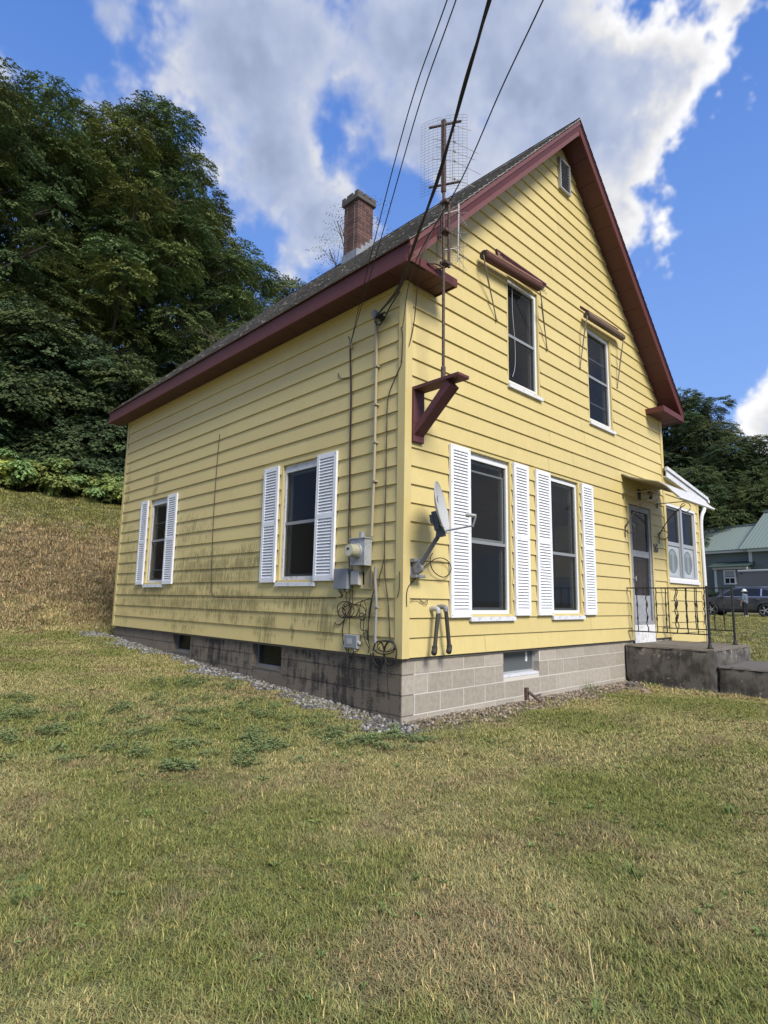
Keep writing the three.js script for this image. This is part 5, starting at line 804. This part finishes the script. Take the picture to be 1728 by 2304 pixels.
{
  const near = [tuft(11, 14, 0.035, 0.038, 0.0042, 1.0), tuft(12, 14, 0.035, 0.034, 0.0046, 1.4), tuft(13, 12, 0.032, 0.046, 0.0038, 0.9)], mid = [tuft(14, 14, 0.06, 0.043, 0.0065, 1.1), tuft(15, 14, 0.06, 0.046, 0.006, 1.0)], far = [tuft(16, 14, 0.12, 0.07, 0.014, 1.0), tuft(17, 14, 0.12, 0.08, 0.013, 0.9)];
  const ring = (a0, a1, d0, d1, ok) => (r) => { const a = lerp(a0, a1, r()), d = Math.sqrt(lerp(d0 * d0, d1 * d1, r())), [x, z] = polar(a, d); if (inHouse(x, z) || (gravelAt(x, z) && r() < 0.70 + 0.5 * fbm2(x * 3, z * 3, 2)) || (barkAt(x, z) && r() < 0.8) || (ok && !ok(x, z))) return null; return [x, z]; };
  sow('lawn_grass', 'short patchy lawn of green and straw coloured grass', near, 90000, ring(-25, 110, 0.9, 6.0, (x, z) => n2(x * 3, z * 3) * 0.5 + 5.2 > Math.hypot(x - EYE.x, z - EYE.z)), 1);
  sow('lawn_grass', 'short patchy lawn of green and straw coloured grass', mid, 85000, ring(-25, 105, 4.2, 10, (x, z) => n2(x * 3, z * 3) * 0.5 + 4.7 < Math.hypot(x - EYE.x, z - EYE.z)), 0.82);
  sow('lawn_grass', 'short patchy lawn of green and straw coloured grass', mid, 46000, ring(-10, 27, 9.2, 15.5, (x, z) => n2(x * 2, z * 2) * 0.8 + 14.2 > Math.hypot(x - EYE.x, z - EYE.z)), 1.0);
  sow('lawn_grass', 'short patchy lawn of green and straw coloured grass', far, 46000, ring(-10, 26, 13, 26, (x, z) => -z - 9.6 < 12 && n2(x * 2, z * 2) * 0.8 + 13.9 < Math.hypot(x - EYE.x, z - EYE.z)), 1.0);
  sow('lawn_grass', 'short patchy lawn of green and straw coloured grass', far, 34000, ring(66, 100, 9.5, 48), 0.85);
  scene.children.filter((o) => o.name.startsWith('lawn_grass')).forEach((o, i) => { o.userData.label = ['short green and straw lawn before the house', 'mown lawn turning straw around the house walls', 'worn grass between the side wall and the bank foot', 'dry brown grass on the slope below the brambles', 'green lawn reaching to the parked car'][i]; });
}
// taller weeds in the lawn
function weed(label, seed, px, py, kind, s) {
  const y0 = -0.8; let p = hit(px, py, 'y', y0); for (let i = 0; i < 6; i++) p = hit(px, py, 'y', groundY(p.x, p.z)); const r = rng(seed), t = thing('weed', label, 'weed', undefined, [p.x, p.y, p.z]), a = [], n = kind === 'grass' ? 26 : 11;
  for (let i = 0; i < n; i++) {
    const az = r() * 6.283, d = V(Math.cos(az), 0, Math.sin(az)), L = s * (0.6 + 0.7 * r()), w = (kind === 'grass' ? 0.008 : 0.045) * (0.7 + 0.5 * r()) * (kind === 'grass' ? 1 : s / 0.14), up = kind === 'grass' ? 0.9 : 0.35, side = V(-d.z, 0, d.x), b = V((r() - 0.5) * s * 0.5, -0.01, (r() - 0.5) * s * 0.5), P = (k) => b.clone().addScaledVector(d, L * k * (kind === 'grass' ? 0.55 : 1)).add(V(0, L * up * (k - 0.55 * k * k), 0)), W = (k) => w * (kind === 'grass' ? 1 - k * 0.9 : Math.sin(Math.PI * clamp(k * 0.85 + 0.12, 0, 1)));
    for (let j = 0; j < 4; j++) { const k0 = j / 4, k1 = (j + 1) / 4, A = P(k0).addScaledVector(side, -W(k0) / 2), B = P(k0).addScaledVector(side, W(k0) / 2), Cc = P(k1).addScaledVector(side, W(k1) / 2), D = P(k1).addScaledVector(side, -W(k1) / 2); for (const v of [A, B, Cc, A, Cc, D]) a.push(v.x, v.y, v.z); }
  }
  const g = new THREE.BufferGeometry(); g.setAttribute('position', new THREE.Float32BufferAttribute(a, 3)); g.computeVertexNormals(); obj('leaves', g, kind === 'grass' ? std(0.12, 0.185, 0.045, 0.8) : std(0.095, 0.155, 0.045, 0.7), t);
}
{ // small broad leaves and dead leaves scattered through the lawn
  const leaf = (n, seed, L, w, flat) => { const r = rng(seed), a = []; for (let i = 0; i < n; i++) { const t = r() * 6.283, d = V(Math.cos(t), 0, Math.sin(t)), s = V(-d.z, 0, d.x).multiplyScalar(w * (0.7 + 0.6 * r())), l = L * (0.6 + 0.7 * r()), b = V(0, 0.006, 0), m = b.clone().addScaledVector(d, l * 0.5).add(V(0, flat * l, 0)), e = b.clone().addScaledVector(d, l).add(V(0, flat * l * 0.7, 0)); for (const v of [b, m.clone().add(s), e, b, e, m.clone().sub(s)]) a.push(v.x, v.y, v.z); } const g = new THREE.BufferGeometry(); g.setAttribute('position', new THREE.Float32BufferAttribute(a, 3)); g.computeVertexNormals(); return g; };
  const r = rng(91), m4 = new THREE.Matrix4(), col = new THREE.Color(), lay = (name, label, cat, g, n, tone, lift) => { const im = lit(new THREE.InstancedMesh(g, new THREE.MeshPhysicalMaterial({ roughness: 0.8, specularIntensity: 0.3, side: THREE.DoubleSide }), n)); im.name = name; meta(im, label, cat, undefined, 'stuff'); for (let i = 0; i < n; i++) { let x, z; do { [x, z] = polar(lerp(-15, 100, r()), Math.sqrt(lerp(1, 80, r()))); } while (inHouse(x, z, 0.05) || n2(x * 0.8 + 40, z * 0.8) < -0.1 + 0.5 * r()); const s = 0.7 + 0.7 * r(); im.setMatrixAt(i, m4.compose(V(x, groundY(x, z) + lift, z), new THREE.Quaternion().setFromEuler(new THREE.Euler((r() - 0.5) * 0.4, r() * 6, (r() - 0.5) * 0.4)), V(s, s, s))); const k = 0.8 + 0.4 * r(); im.setColorAt(i, col.setRGB(tone[0] * k, tone[1] * k, tone[2] * k)); } scene.add(im); };
  lay('lawn_weeds', 'small broad leaved weeds scattered through the lawn', 'weeds', leaf(6, 92, 0.028, 0.007, 0.4), 420, [0.15, 0.21, 0.07], 0.006); lay('dead_leaves', 'dry brown leaf scraps lying in the lawn', 'leaves', leaf(1, 93, 0.026, 0.007, 0.1), 350, [0.33, 0.23, 0.12], 0.022);
}
weed('broad leaved plantain weed in the lawn beside the long grass', 601, 70, 1985, 'leaf', 0.13); weed('coarse grass clump growing around the plantain weed', 602, 55, 2030, 'grass', 0.13);
weed('arching coarse grass clump in the middle of the dry lawn', 603, 1425, 1975, 'grass', 0.17); weed('coarse green grass clump at the dry patch towards the stoop', 604, 1645, 1835, 'grass', 0.15);
weed('coarse grass clump in the lawn below the straw stalk', 605, 1340, 2290, 'grass', 0.13); weed('small weed with broad leaves by the gravel under the corner', 606, 455, 1580, 'leaf', 0.11);
weed('upright weed growing against the block foundation near the faucet', 607, 1338, 1555, 'grass', 0.3); weed('leafy weed at the corner where the gravel ends', 608, 890, 1642, 'grass', 0.18); weed('tuft of grass against the dark face of the stoop', 609, 1585, 1560, 'grass', 0.16); weed('tuft of grass at the wall end of the stoop', 610, 1470, 1545, 'grass', 0.14); weed('pale weed in the lawn beside the gravel strip', 611, 505, 1575, 'grass', 0.16); weed('pale grass clump at the bank foot', 612, 84, 1340, 'leaf', 0.3);
{
  let p = hit(1333, 2265, 'y', -0.85); meta(obj('straw_stalk', tube([p.clone().add(V(0, -0.02, 0)), p.clone().add(V(0.02, 0.05, 0)), p.clone().add(V(0.09, 0.1, -0.05)), p.clone().add(V(0.17, 0.12, -0.1))], 0.003, 20, 5), std(0.50, 0.42, 0.2, 0.8)), 'single bent straw stalk standing in the lawn', 'stalk');
}
// clover patches
{
  const g = new THREE.BufferGeometry(), a = [], r = rng(71); for (let i = 0; i < 26; i++) { const x = (r() - 0.5) * 0.13, z = (r() - 0.5) * 0.13, y = 0.012 + 0.025 * r(); for (let k = 0; k < 3; k++) { const t = k * 2.1 + r(), s = 0.009 + 0.006 * r(), c = V(x + s * Math.cos(t), y + 0.004 * r(), z + s * Math.sin(t)); a.push(x, y - 0.003, z, c.x - s * 0.7 * Math.sin(t), c.y, c.z + s * 0.7 * Math.cos(t), c.x + s * 0.7 * Math.sin(t), c.y, c.z - s * 0.7 * Math.cos(t)); } }
  g.setAttribute('position', new THREE.Float32BufferAttribute(a, 3)); g.computeVertexNormals();
  const spots = [[-0.9, -0.9, 0.8], [-0.75, -0.1, 0.5], [-2.7, -0.9, 0.7], [-2.0, -0.5, 0.5], [-1.4, -1.6, 0.6], [-0.9, -2.6, 0.5], [-2.9, -2.2, 0.6], [-0.5, 0.35, 0.35], [-1.7, 0.0, 0.35]], list = [];
  for (let i = 0; i < 750; i++) { const [x, z, R0] = spots[i % spots.length], R = R0 * 1.5, t = r() * 6.283, d = R * Math.sqrt(r()), px = x + d * Math.cos(t), pz = z + d * Math.sin(t); if (!gravelAt(px, pz) && !inHouse(px, pz) && n2(px * 2.2, pz * 2.2) + 0.8 * (r() - 0.5) + 0.25 > d / R) list.push([px, pz]); }
  const im = lit(new THREE.InstancedMesh(g, std(0.15, 0.195, 0.07, 0.9), list.length)), m4 = new THREE.Matrix4(); im.name = 'clover_patches'; meta(im, 'dark green clover patches in the lawn along the gravel strip', 'clover', undefined, 'stuff');
  list.forEach(([x, z], i) => im.setMatrixAt(i, m4.compose(V(x, groundY(x, z) + 0.004, z), new THREE.Quaternion().setFromAxisAngle(V(0, 1, 0), r() * 6), V(1.1, 1 + r(), 1.1)))); scene.add(im);
}
// gravel along the side wall, bark and litter along the front
{
  const r = rng(81), g = new THREE.IcosahedronGeometry(0.5, 0), p = g.attributes.position; for (let i = 0; i < p.count; i++) { const v = V(p.getX(i), p.getY(i), p.getZ(i)), k = 1 + 0.25 * n3(v.x * 3, v.y * 3, v.z * 3); p.setXYZ(i, v.x * k, v.y * 0.62 * k, v.z * k * 0.85); } g.computeVertexNormals();
  const put = (name, label, n, place, size, tint, mat) => { const list = []; for (let i = 0; i < n; i++) { const q = place(); if (q) list.push(q); } const im = lit(new THREE.InstancedMesh(g, mat, list.length)), m4 = new THREE.Matrix4(), col = new THREE.Color(); im.name = name; meta(im, label, 'gravel', undefined, 'stuff'); list.forEach(([x, z], i) => { const s = size(r()); im.setMatrixAt(i, m4.compose(V(x, groundY(x, z) + s * 0.14 + 0.01, z), new THREE.Quaternion().setFromEuler(new THREE.Euler(r() * 0.8, r() * 6, r() * 0.8)), V(s, s, s))); const c = tint(r()); im.setColorAt(i, col.setRGB(...c)); }); scene.add(im); };
  put('gravel', 'pale grey gravel strip along the foundation of the side wall', 9000, () => { const x = 0.05 - 0.78 * r(), z = 0.38 - 9.2 * r(); return gravelAt(x, z) ? [x, z] : null; }, (k) => 0.018 + 0.035 * k * k, (k) => { const v = 0.09 + 0.33 * k * k * k; return [v, v * (0.93 + 0.05 * r()), v * (0.86 + 0.08 * r())]; }, std(1, 1, 1, 0.9));
  put('bark_litter', 'brown bark and stone litter along the front foundation', 2600, () => { const x = 0.02 + 5.2 * r(), z = 0.55 * r() * r(); return barkAt(x, z) ? [x, z] : null; }, (k) => 0.014 + 0.035 * k * k, (k) => { const v = 0.10 + 0.28 * k * k; return [v * 1.1, v * 0.88, v * 0.66]; }, std(1, 1, 1, 0.95));
  const b = thing('loose_brick', 'pale reddish broken brick lying in the grass by the stoop', 'brick'); { const q = hit(1451, 1558, 'y', -0.66); obj('fragment', cham(-0.07, 0.07, -0.03, 0.04, -0.045, 0.045, 0.012).rotateY(0.7).translate(q.x, q.y, q.z), std(0.42, 0.30, 0.23, 0.9, { map: every(T.block, 0.3) }), b); }
  const st = thing('flat_stone', 'dark flat stone where the stoop meets the house wall', 'stone'); { const q = hit(1410, 1543, 'y', -0.66); obj('slab', cham(-0.14, 0.16, -0.04, 0.05, -0.08, 0.07, 0.02).rotateY(0.4).translate(q.x, q.y, q.z + 0.08), M.concrete, st); }
  const fs = thing('flat_board', 'short weathered board lying before the flat stone', 'board'); { const q = hit(1432, 1553, 'y', -0.66); obj('board', cham(-0.16, 0.16, -0.01, 0.015, -0.035, 0.035, 0.003).rotateY(-0.6).translate(q.x, q.y + 0.02, q.z), std(0.23, 0.19, 0.13, 0.9, { map: every(T.bark, 0.3) }), fs); }
}

// ---------------------------------------------------------------- the green neighbouring house
{
  const gx = 52.69, gz = -14.01, gy = groundY(gx, gz), n = thing('green_house', 'sage green clapboard house with green metal roof beyond the lawn', 'house', undefined, [gx, gy, gz], -1.816), Y = (y) => y - gy;
  const wallM = std(0.165, 0.19, 0.17, 0.8), trim = std(0.62, 0.62, 0.58, 0.7), roofM = std(0.20, 0.25, 0.22, 0.6), roofDark = std(0.045, 0.075, 0.065, 0.6), glassM = std(0.02, 0.022, 0.025, 0.15);
  const boards = (x0, x1, y0, y1, z) => { const g = []; for (let y = y0; y < y1; y += 0.13) g.push(hexa([[x0, y, z + 0.035], [x1, y, z + 0.035], [x1, y, z], [x0, y, z], [x0, y + 0.13, z + 0.012], [x1, y + 0.13, z + 0.012], [x1, y + 0.13, z], [x0, y + 0.13, z]])); return g; };
  const metalRoof = (x0, x1, ye, yr, z0, run) => { const P = (x, t, o) => [x, lerp(ye, yr, t) + o, z0 - run * t], g = [hexa([P(x0, 0, -0.06), P(x1, 0, -0.06), P(x1, 1, -0.06), P(x0, 1, -0.06), P(x0, 0, 0), P(x1, 0, 0), P(x1, 1, 0), P(x0, 1, 0)])], ribs = []; for (let x = x0 + 0.05; x < x1; x += 0.3) ribs.push(hexa([P(x, 0, 0.001), P(x + 0.04, 0, 0.001), P(x + 0.04, 1, 0.001), P(x, 1, 0.001), P(x + 0.01, 0, 0.03), P(x + 0.03, 0, 0.03), P(x + 0.03, 1, 0.03), P(x + 0.01, 1, 0.03)])); return [g, ribs]; };
  const w1 = obj('wing_wall', [box(-9, 4.5, 0 - 0.3, Y(5.3), -6, -0.01)], wallM, n); obj('siding', boards(-9, 4.5, 0, Y(4.95), 0), wallM, w1);
  const w2 = obj('main_wall', [box(4.52, 14, -0.3, Y(5.2), -7, 0.39)], wallM, n); obj('siding', boards(4.52, 14, 0, Y(5.0), 0.4), wallM, w2);
  const [a, ar] = metalRoof(-9.2, 4.6, Y(5.32), Y(7.62), 0.4, 3.2), r1 = obj('wing_roof', a, roofM, n); obj('roof_rib', ar, roofM, r1).userData.kind = 'stuff'; obj('ridge_cap', [box(-9.2, 4.6, Y(7.6), Y(7.75), -2.95, -2.7)], roofM, r1);
  const [b, br] = metalRoof(3.95, 14.4, Y(5.28), Y(8.75), 0.9, 4.4), r2 = obj('main_roof', b, roofM, n); obj('roof_rib', br, roofM, r2).userData.kind = 'stuff'; obj('ridge_cap', [box(3.95, 14.4, Y(8.72), Y(8.9), -3.6, -3.35)], roofM, r2);
  obj('back_roof', [hexa([[-9, Y(5.3), -6.2], [14, Y(5.3), -6.2], [14, Y(7.6), -2.82], [-9, Y(7.6), -2.82], [-9, Y(5.36), -6.2], [14, Y(5.36), -6.2], [14, Y(7.66), -2.82], [-9, Y(7.66), -2.82]])], roofM, n);
  obj('eave_trim', [box(-9, 4.5, Y(5.08), Y(5.3), 0.02, 0.34), box(4.56, 14, Y(5.02), Y(5.24), 0.42, 0.8)], trim, n);
  obj('corner_board', [box(4.46, 4.72, Y(3.95), Y(5.02), 0.405, 0.46)], trim, n);
  const v = obj('entry_wall', box(2.0, 4.6, -0.2, Y(3.85), 0.04, 1.2), wallM, n); obj('siding', boards(2.05, 4.6, 0, Y(3.7), 1.2), wallM, v); obj('entry_corner_board', box(1.94, 2.14, -0.2, Y(3.7), 1.201, 1.25), trim, v);
  obj('entry_frieze', box(1.9, 4.75, Y(3.62), Y(3.82), 1.24, 1.4), trim, v);
  const [c, cr] = metalRoof(1.5, 4.9, Y(3.84), Y(4.3), 1.55, 1.5), r3 = obj('entry_roof', c, roofDark, n); obj('roof_rib', cr, roofDark, r3).userData.kind = 'stuff';
  const w = obj('window', [...frame4(2.75, 3.75, Y(2.35), Y(3.55), 0.11, 1.235, 1.29)], trim, n); obj('pane', box(2.86, 3.64, Y(2.46), Y(3.44), 1.236, 1.24), glassM, w); obj('curtain', box(2.862, 3.638, Y(3.02), Y(3.438), 1.2405, 1.25), std(0.34, 0.32, 0.33, 0.9), w); obj('muntin', [box(2.861, 3.639, Y(2.86), Y(2.98), 1.2405, 1.27), box(3.22, 3.27, Y(2.461), Y(2.859), 1.2405, 1.27)], trim, w);
  const [bx, bz] = polar(72.7, 56); shrub('dark rounded shrub against the green house wall', undefined, 650, bx, bz, 1.9, 1.3, [0.045, 0.06, 0.024], 60);
  const [b2, b3] = polar(71.6, 56); shrub('dark shrub hidden partly by the porch corner before the green house', undefined, 651, b2, b3, 2.1, 1.4, [0.05, 0.066, 0.026], 60);
}
// camper shell vehicle behind the car
{
  const [tx, tz] = polar(74.95, 46), gy = groundY(tx, tz), t = thing('box_trailer', 'grey box trailer with white roof edge parked behind the car', 'trailer', undefined, [tx, gy, tz], -1.816), top = EYE.y + 0.0515 * 46 - gy;
  obj('body', cham(0, 5.5, 0.55, top - 0.12, -2, 0, 0.03), std(0.19, 0.185, 0.19, 0.5), t); obj('roof_edge', cham(-0.03, 5.53, top - 0.125, top, -2.03, 0.03, 0.02), std(0.62, 0.62, 0.6, 0.5), t);
  obj('lamp', box(0.12, 0.3, top - 0.24, top - 0.19, 0.001, 0.02), std(0.03, 0.03, 0.03, 0.5), t);
  for (const x of [1.8, 2.7]) obj('wheel', new THREE.CylinderGeometry(0.36, 0.36, 0.2, 20).rotateX(Math.PI / 2).translate(x, 0.36, -0.12), M.iron, t);
}
// ---------------------------------------------------------------- the parked car
{
  const x0 = 34.74, zF = -7.80 - 0.93, gy = groundY(x0, -6.4), car = thing('parked_car', 'dark grey sport utility car parked on the lawn before the green house', 'car', undefined, [x0 + 0.94, gy, zF]);
  const paint = new THREE.MeshPhysicalMaterial({ color: C(0.085, 0.088, 0.098), roughness: 0.35, metalness: 0.45, clearcoat: 0.8, clearcoatRoughness: 0.08, side: THREE.DoubleSide }), trimB = std(0.02, 0.02, 0.021, 0.6), glassD = std(0.015, 0.017, 0.02, 0.08), chrome = std(0.62, 0.62, 0.62, 0.25, { metalness: 0.8 });
  const arch = (s, u, r) => { s.lineTo(u + r, 0.33); s.absarc(u, 0.37, r, -0.09, Math.PI + 0.09, false); };
  const body = new THREE.Shape(); body.moveTo(0.12, 0.33); body.quadraticCurveTo(-0.02, 0.5, 0.03, 0.72); body.quadraticCurveTo(0.08, 0.92, 0.35, 0.97); body.lineTo(1.2, 1.09); body.lineTo(4.5, 1.19); body.quadraticCurveTo(4.72, 1.1, 4.72, 0.8); body.quadraticCurveTo(4.74, 0.5, 4.62, 0.33); arch(body, 3.72, 0.44); body.lineTo(1.36, 0.33); arch(body, 0.93, 0.44); body.closePath();
  const roof = new THREE.Shape(); roof.moveTo(1.12, 1.06); roof.quadraticCurveTo(1.7, 1.52, 2.05, 1.62); roof.quadraticCurveTo(2.7, 1.73, 3.5, 1.69); roof.quadraticCurveTo(4.25, 1.64, 4.5, 1.17); roof.closePath();
  const side = new THREE.Shape(); side.moveTo(1.42, 1.13); side.quadraticCurveTo(1.85, 1.48, 2.12, 1.555); side.quadraticCurveTo(2.7, 1.63, 3.4, 1.6); side.quadraticCurveTo(4.0, 1.55, 4.25, 1.24); side.lineTo(4.1, 1.2); side.closePath();
  const taper = (g, wide) => { const p = g.attributes.position; for (let i = 0; i < p.count; i++) { const y = p.getY(i); let z = p.getZ(i); const k = y > 1.08 ? 1 - 0.27 * (y - 1.08) / 0.6 : 1 - 0.05 * Math.max(0, (0.6 - y)); p.setZ(i, z * k * wide); } g.computeVertexNormals(); return on(SIDE, g); };
  const ex = (s, half, bev) => new THREE.ExtrudeGeometry(s, { depth: 2 * (half - bev), bevelEnabled: true, bevelThickness: bev, bevelSize: bev * 0.6, bevelSegments: 3, curveSegments: 10 }).translate(0, 0, -(half - bev));
  const b = obj('body', [taper(ex(body, 0.93, 0.05), 1), taper(ex(roof, 0.91, 0.03), 1)], paint, car);
  for (const s of [1, -1]) {
    obj('side_glass', taper(new THREE.ExtrudeGeometry(side, { depth: 0.006, bevelEnabled: false, curveSegments: 10 }).translate(0, 0, s > 0 ? 0.912 : -0.918), 1), glassD, b);
    obj('window_post', [taper(box(2.62, 2.7, 1.14, 1.62, s * 0.919, s * 0.923), 1), taper(box(3.52, 3.6, 1.18, 1.6, s * 0.919, s * 0.923), 1), taper(box(1.4, 4.2, 1.115, 1.145, s * 0.931, s * 0.936), 1)], chrome, b);
    obj('cladding', [taper(box(1.38, 3.27, 0.31, 0.43, s * 0.92, s * 0.945), 1), taper(box(4.17, 4.64, 0.33, 0.48, s * 0.915, s * 0.938), 1)], trimB, b);
    obj('door_handle', [taper(box(2.38, 2.58, 0.985, 1.01, s * 0.93, s * 0.955), 1), taper(box(3.3, 3.5, 1.0, 1.025, s * 0.93, s * 0.955), 1)], chrome, b);
    obj('mirror', [on(SIDE, cham(1.5, 1.68, 1.09, 1.22, s > 0 ? 0.93 : -1.1, s > 0 ? 1.1 : -0.93, 0.02))], paint, b);
    obj('headlamp', taper(hexa([[0.06, 0.78, s * 0.7], [0.45, 0.84, s * 0.945], [0.45, 0.84, s * 0.9], [0.1, 0.78, s * 0.6], [0.09, 0.88, s * 0.7], [0.48, 0.93, s * 0.94], [0.48, 0.93, s * 0.9], [0.13, 0.88, s * 0.6]]), 1), chrome, b);
    for (const u of [0.93, 3.72]) {
      const P = (g) => on(SIDE, g.translate(u, 0.37, s * 0.86)), t = obj('wheel', P(new THREE.TorusGeometry(0.30, 0.075, 10, 28).scale(1, 1, 1.4)), trimB, car), spokes = [P(new THREE.TorusGeometry(0.235, 0.018, 8, 28)), P(new THREE.CylinderGeometry(0.05, 0.05, 0.05, 14).rotateX(Math.PI / 2).translate(0, 0, s * 0.06))];
      for (let i = 0; i < 5; i++) spokes.push(P(box(-0.028, 0.028, 0.03, 0.235, s * 0.05, s * 0.075).rotateZ(i * 1.2566 + 0.3)));
      obj('rim', spokes, chrome, t); obj('hub', P(new THREE.CylinderGeometry(0.24, 0.24, 0.05, 24).rotateX(Math.PI / 2).translate(0, 0, s * 0.0)), trimB, t);
    }
  }
  obj('underbody', on(SIDE, box(0.3, 4.5, 0.22, 0.45, -0.8, 0.8)), trimB, car); obj('roof_rail', [taper(box(2.2, 4.0, 1.695, 1.72, 0.78, 0.83), 1)], chrome, b);
}
// ---------------------------------------------------------------- the person by the car
function blob(bones, cell, k = 0.02) { // bones: [a, b, ra, rb]; one continuous skin round them
  const lo = V(1e9, 1e9, 1e9), hi = V(-1e9, -1e9, -1e9); for (const [a, b, ra, rb] of bones) for (const [p, r] of [[a, ra], [b, rb]]) { lo.min(p.clone().subScalar(r + 3 * cell)); hi.max(p.clone().addScalar(r + 3 * cell)); }
  const mid = lo.clone().add(hi).multiplyScalar(0.5), half = Math.max(hi.x - lo.x, hi.y - lo.y, hi.z - lo.z) / 2, res = Math.min(96, Math.ceil(2 * half / cell)), mc = new MarchingCubes(res, new THREE.MeshBasicMaterial(), false, false, 120000), h = res / 2, P = V(), ab = V(), ap = V();
  for (let z = 0; z < res; z++) for (let y = 0; y < res; y++) for (let x = 0; x < res; x++) {
    P.set(mid.x + (x - h) / h * half, mid.y + (y - h) / h * half, mid.z + (z - h) / h * half); let d = 1e9;
    for (const [a, b, ra, rb] of bones) { ab.subVectors(b, a); ap.subVectors(P, a); const t = clamp(ap.dot(ab) / Math.max(1e-9, ab.lengthSq()), 0, 1), q = ap.addScaledVector(ab, -t).length() - lerp(ra, rb, t), m = Math.max(k - Math.abs(d - q), 0) / k; d = Math.min(d, q) - m * m * k * 0.25; }
    mc.field[x + y * res + z * res * res] = -d;
  }
  mc.isolation = 0; mc.update(); const n = mc.count, pos = new Float32Array(mc.positionArray.slice(0, n * 3)); for (let i = 0; i < n * 3; i += 3) { pos[i] = mid.x + pos[i] * half; pos[i + 1] = mid.y + pos[i + 1] * half; pos[i + 2] = mid.z + pos[i + 2] * half; }
  const g = new THREE.BufferGeometry(); g.setAttribute('position', new THREE.BufferAttribute(pos, 3)); g.computeVertexNormals(); return g;
}
{
  const [x, z] = polar(75.3, 39.4), p = thing('person', 'person in a white sun hat, blue shirt and black trousers standing by the car', 'person', undefined, [x, groundY(x, z), z], Math.PI - 0.35); p.scale.setScalar(0.9);
  const skin = std(0.36, 0.21, 0.15, 0.6), B = (a, b, ra, rb) => [V(...a), V(...b), ra, rb];
  const hand = (w, dir, down, curl) => { const pts = [], s = V().crossVectors(dir, down).normalize(), palm = w.clone().addScaledVector(dir, 0.07); pts.push([w, palm, 0.022, 0.026]); for (let i = 0; i < 4; i++) { const o = palm.clone().addScaledVector(s, (i - 1.5) * 0.018), l = [0.034, 0.04, 0.038, 0.03][i], k1 = o.clone().addScaledVector(dir, l), k2 = k1.clone().addScaledVector(dir, l * 0.7).addScaledVector(down, curl * l); pts.push([o, k1, 0.009, 0.0085], [k1, k2, 0.0085, 0.007]); } const th = w.clone().addScaledVector(dir, 0.025).addScaledVector(s, 0.024), t1 = th.clone().addScaledVector(s, 0.022).addScaledVector(dir, 0.025); pts.push([th, t1, 0.011, 0.01], [t1, t1.clone().addScaledVector(dir, 0.028), 0.01, 0.008]); return pts; };
  const LW = V(-0.20, 1.02, 0.36), RW = V(0.27, 0.80, 0.10);
  const skinGeo = [blob([B([0, 1.36, 0], [0, 1.46, 0.02], 0.055, 0.052), B([0, 1.53, 0.03], [0, 1.60, 0.02], 0.082, 0.095), B([0, 1.50, 0.06], [0, 1.55, 0.075], 0.05, 0.06), B([0, 1.545, 0.115], [0, 1.57, 0.105], 0.014, 0.01), B([-0.088, 1.55, 0.01], [-0.092, 1.575, 0.005], 0.014, 0.016), B([0.088, 1.55, 0.01], [0.092, 1.575, 0.005], 0.014, 0.016), B([-0.025, 1.505, 0.108], [0.025, 1.505, 0.108], 0.009, 0.009)], 0.006, 0.02),
    blob([[V(-0.24, 1.08, 0.10), LW, 0.04, 0.026], ...hand(LW, V(-0.1, 0.05, 1).normalize(), V(0, -1, 0), 0.6)], 0.006, 0.008), blob([[V(0.26, 1.06, 0.0), RW, 0.04, 0.026], ...hand(RW, V(0.02, -1, 0.25).normalize(), V(-1, 0, 0.3).normalize(), 0.7)], 0.006, 0.008)];
  obj('body', skinGeo, skin, p);
  obj('shirt', blob([B([0, 0.90, 0], [0, 1.12, 0.0], 0.155, 0.15), B([0, 1.12, 0], [0, 1.30, 0.0], 0.15, 0.14), B([-0.15, 1.335, 0], [0.15, 1.335, 0], 0.065, 0.065), B([-0.17, 1.33, 0], [-0.235, 1.10, 0.07], 0.062, 0.055), B([0.17, 1.33, 0], [0.255, 1.08, -0.01], 0.062, 0.055), B([-0.1, 0.95, 0], [0.1, 0.95, 0], 0.11, 0.11)], 0.018, 0.06), std(0.12, 0.16, 0.21, 0.85, { map: every(T.cloth, 0.2) }), p);
  obj('trousers', blob([B([-0.08, 0.88, 0], [0.08, 0.88, 0], 0.12, 0.12), B([-0.09, 0.84, 0], [-0.10, 0.46, 0.02], 0.095, 0.065), B([-0.10, 0.46, 0.02], [-0.10, 0.07, 0], 0.064, 0.046), B([0.09, 0.84, 0], [0.10, 0.46, 0.03], 0.095, 0.065), B([0.10, 0.46, 0.03], [0.11, 0.07, -0.02], 0.064, 0.046)], 0.016, 0.04), std(0.014, 0.014, 0.016, 0.8), p);
  for (const [sx, sz] of [[-0.10, 0], [0.11, -0.02]]) obj('shoe', blob([B([sx, 0.045, sz - 0.04], [sx, 0.04, sz + 0.12], 0.042, 0.038)], 0.01, 0.02), std(0.7, 0.69, 0.66, 0.7), p);
  obj('hair', blob([B([0, 1.60, -0.02], [0, 1.52, -0.05], 0.09, 0.075)], 0.012, 0.02), std(0.03, 0.022, 0.018, 0.8), p);
  obj('hat', [new THREE.LatheGeometry([[0.19, 1.585], [0.165, 1.60], [0.112, 1.615], [0.108, 1.69], [0.085, 1.715], [0.0, 1.722]].map(([a, b]) => new THREE.Vector2(a, b)), 24).translate(0, 0, 0.01)], std(0.80, 0.79, 0.74, 0.8), p);
}

renderer.render(scene, camera);
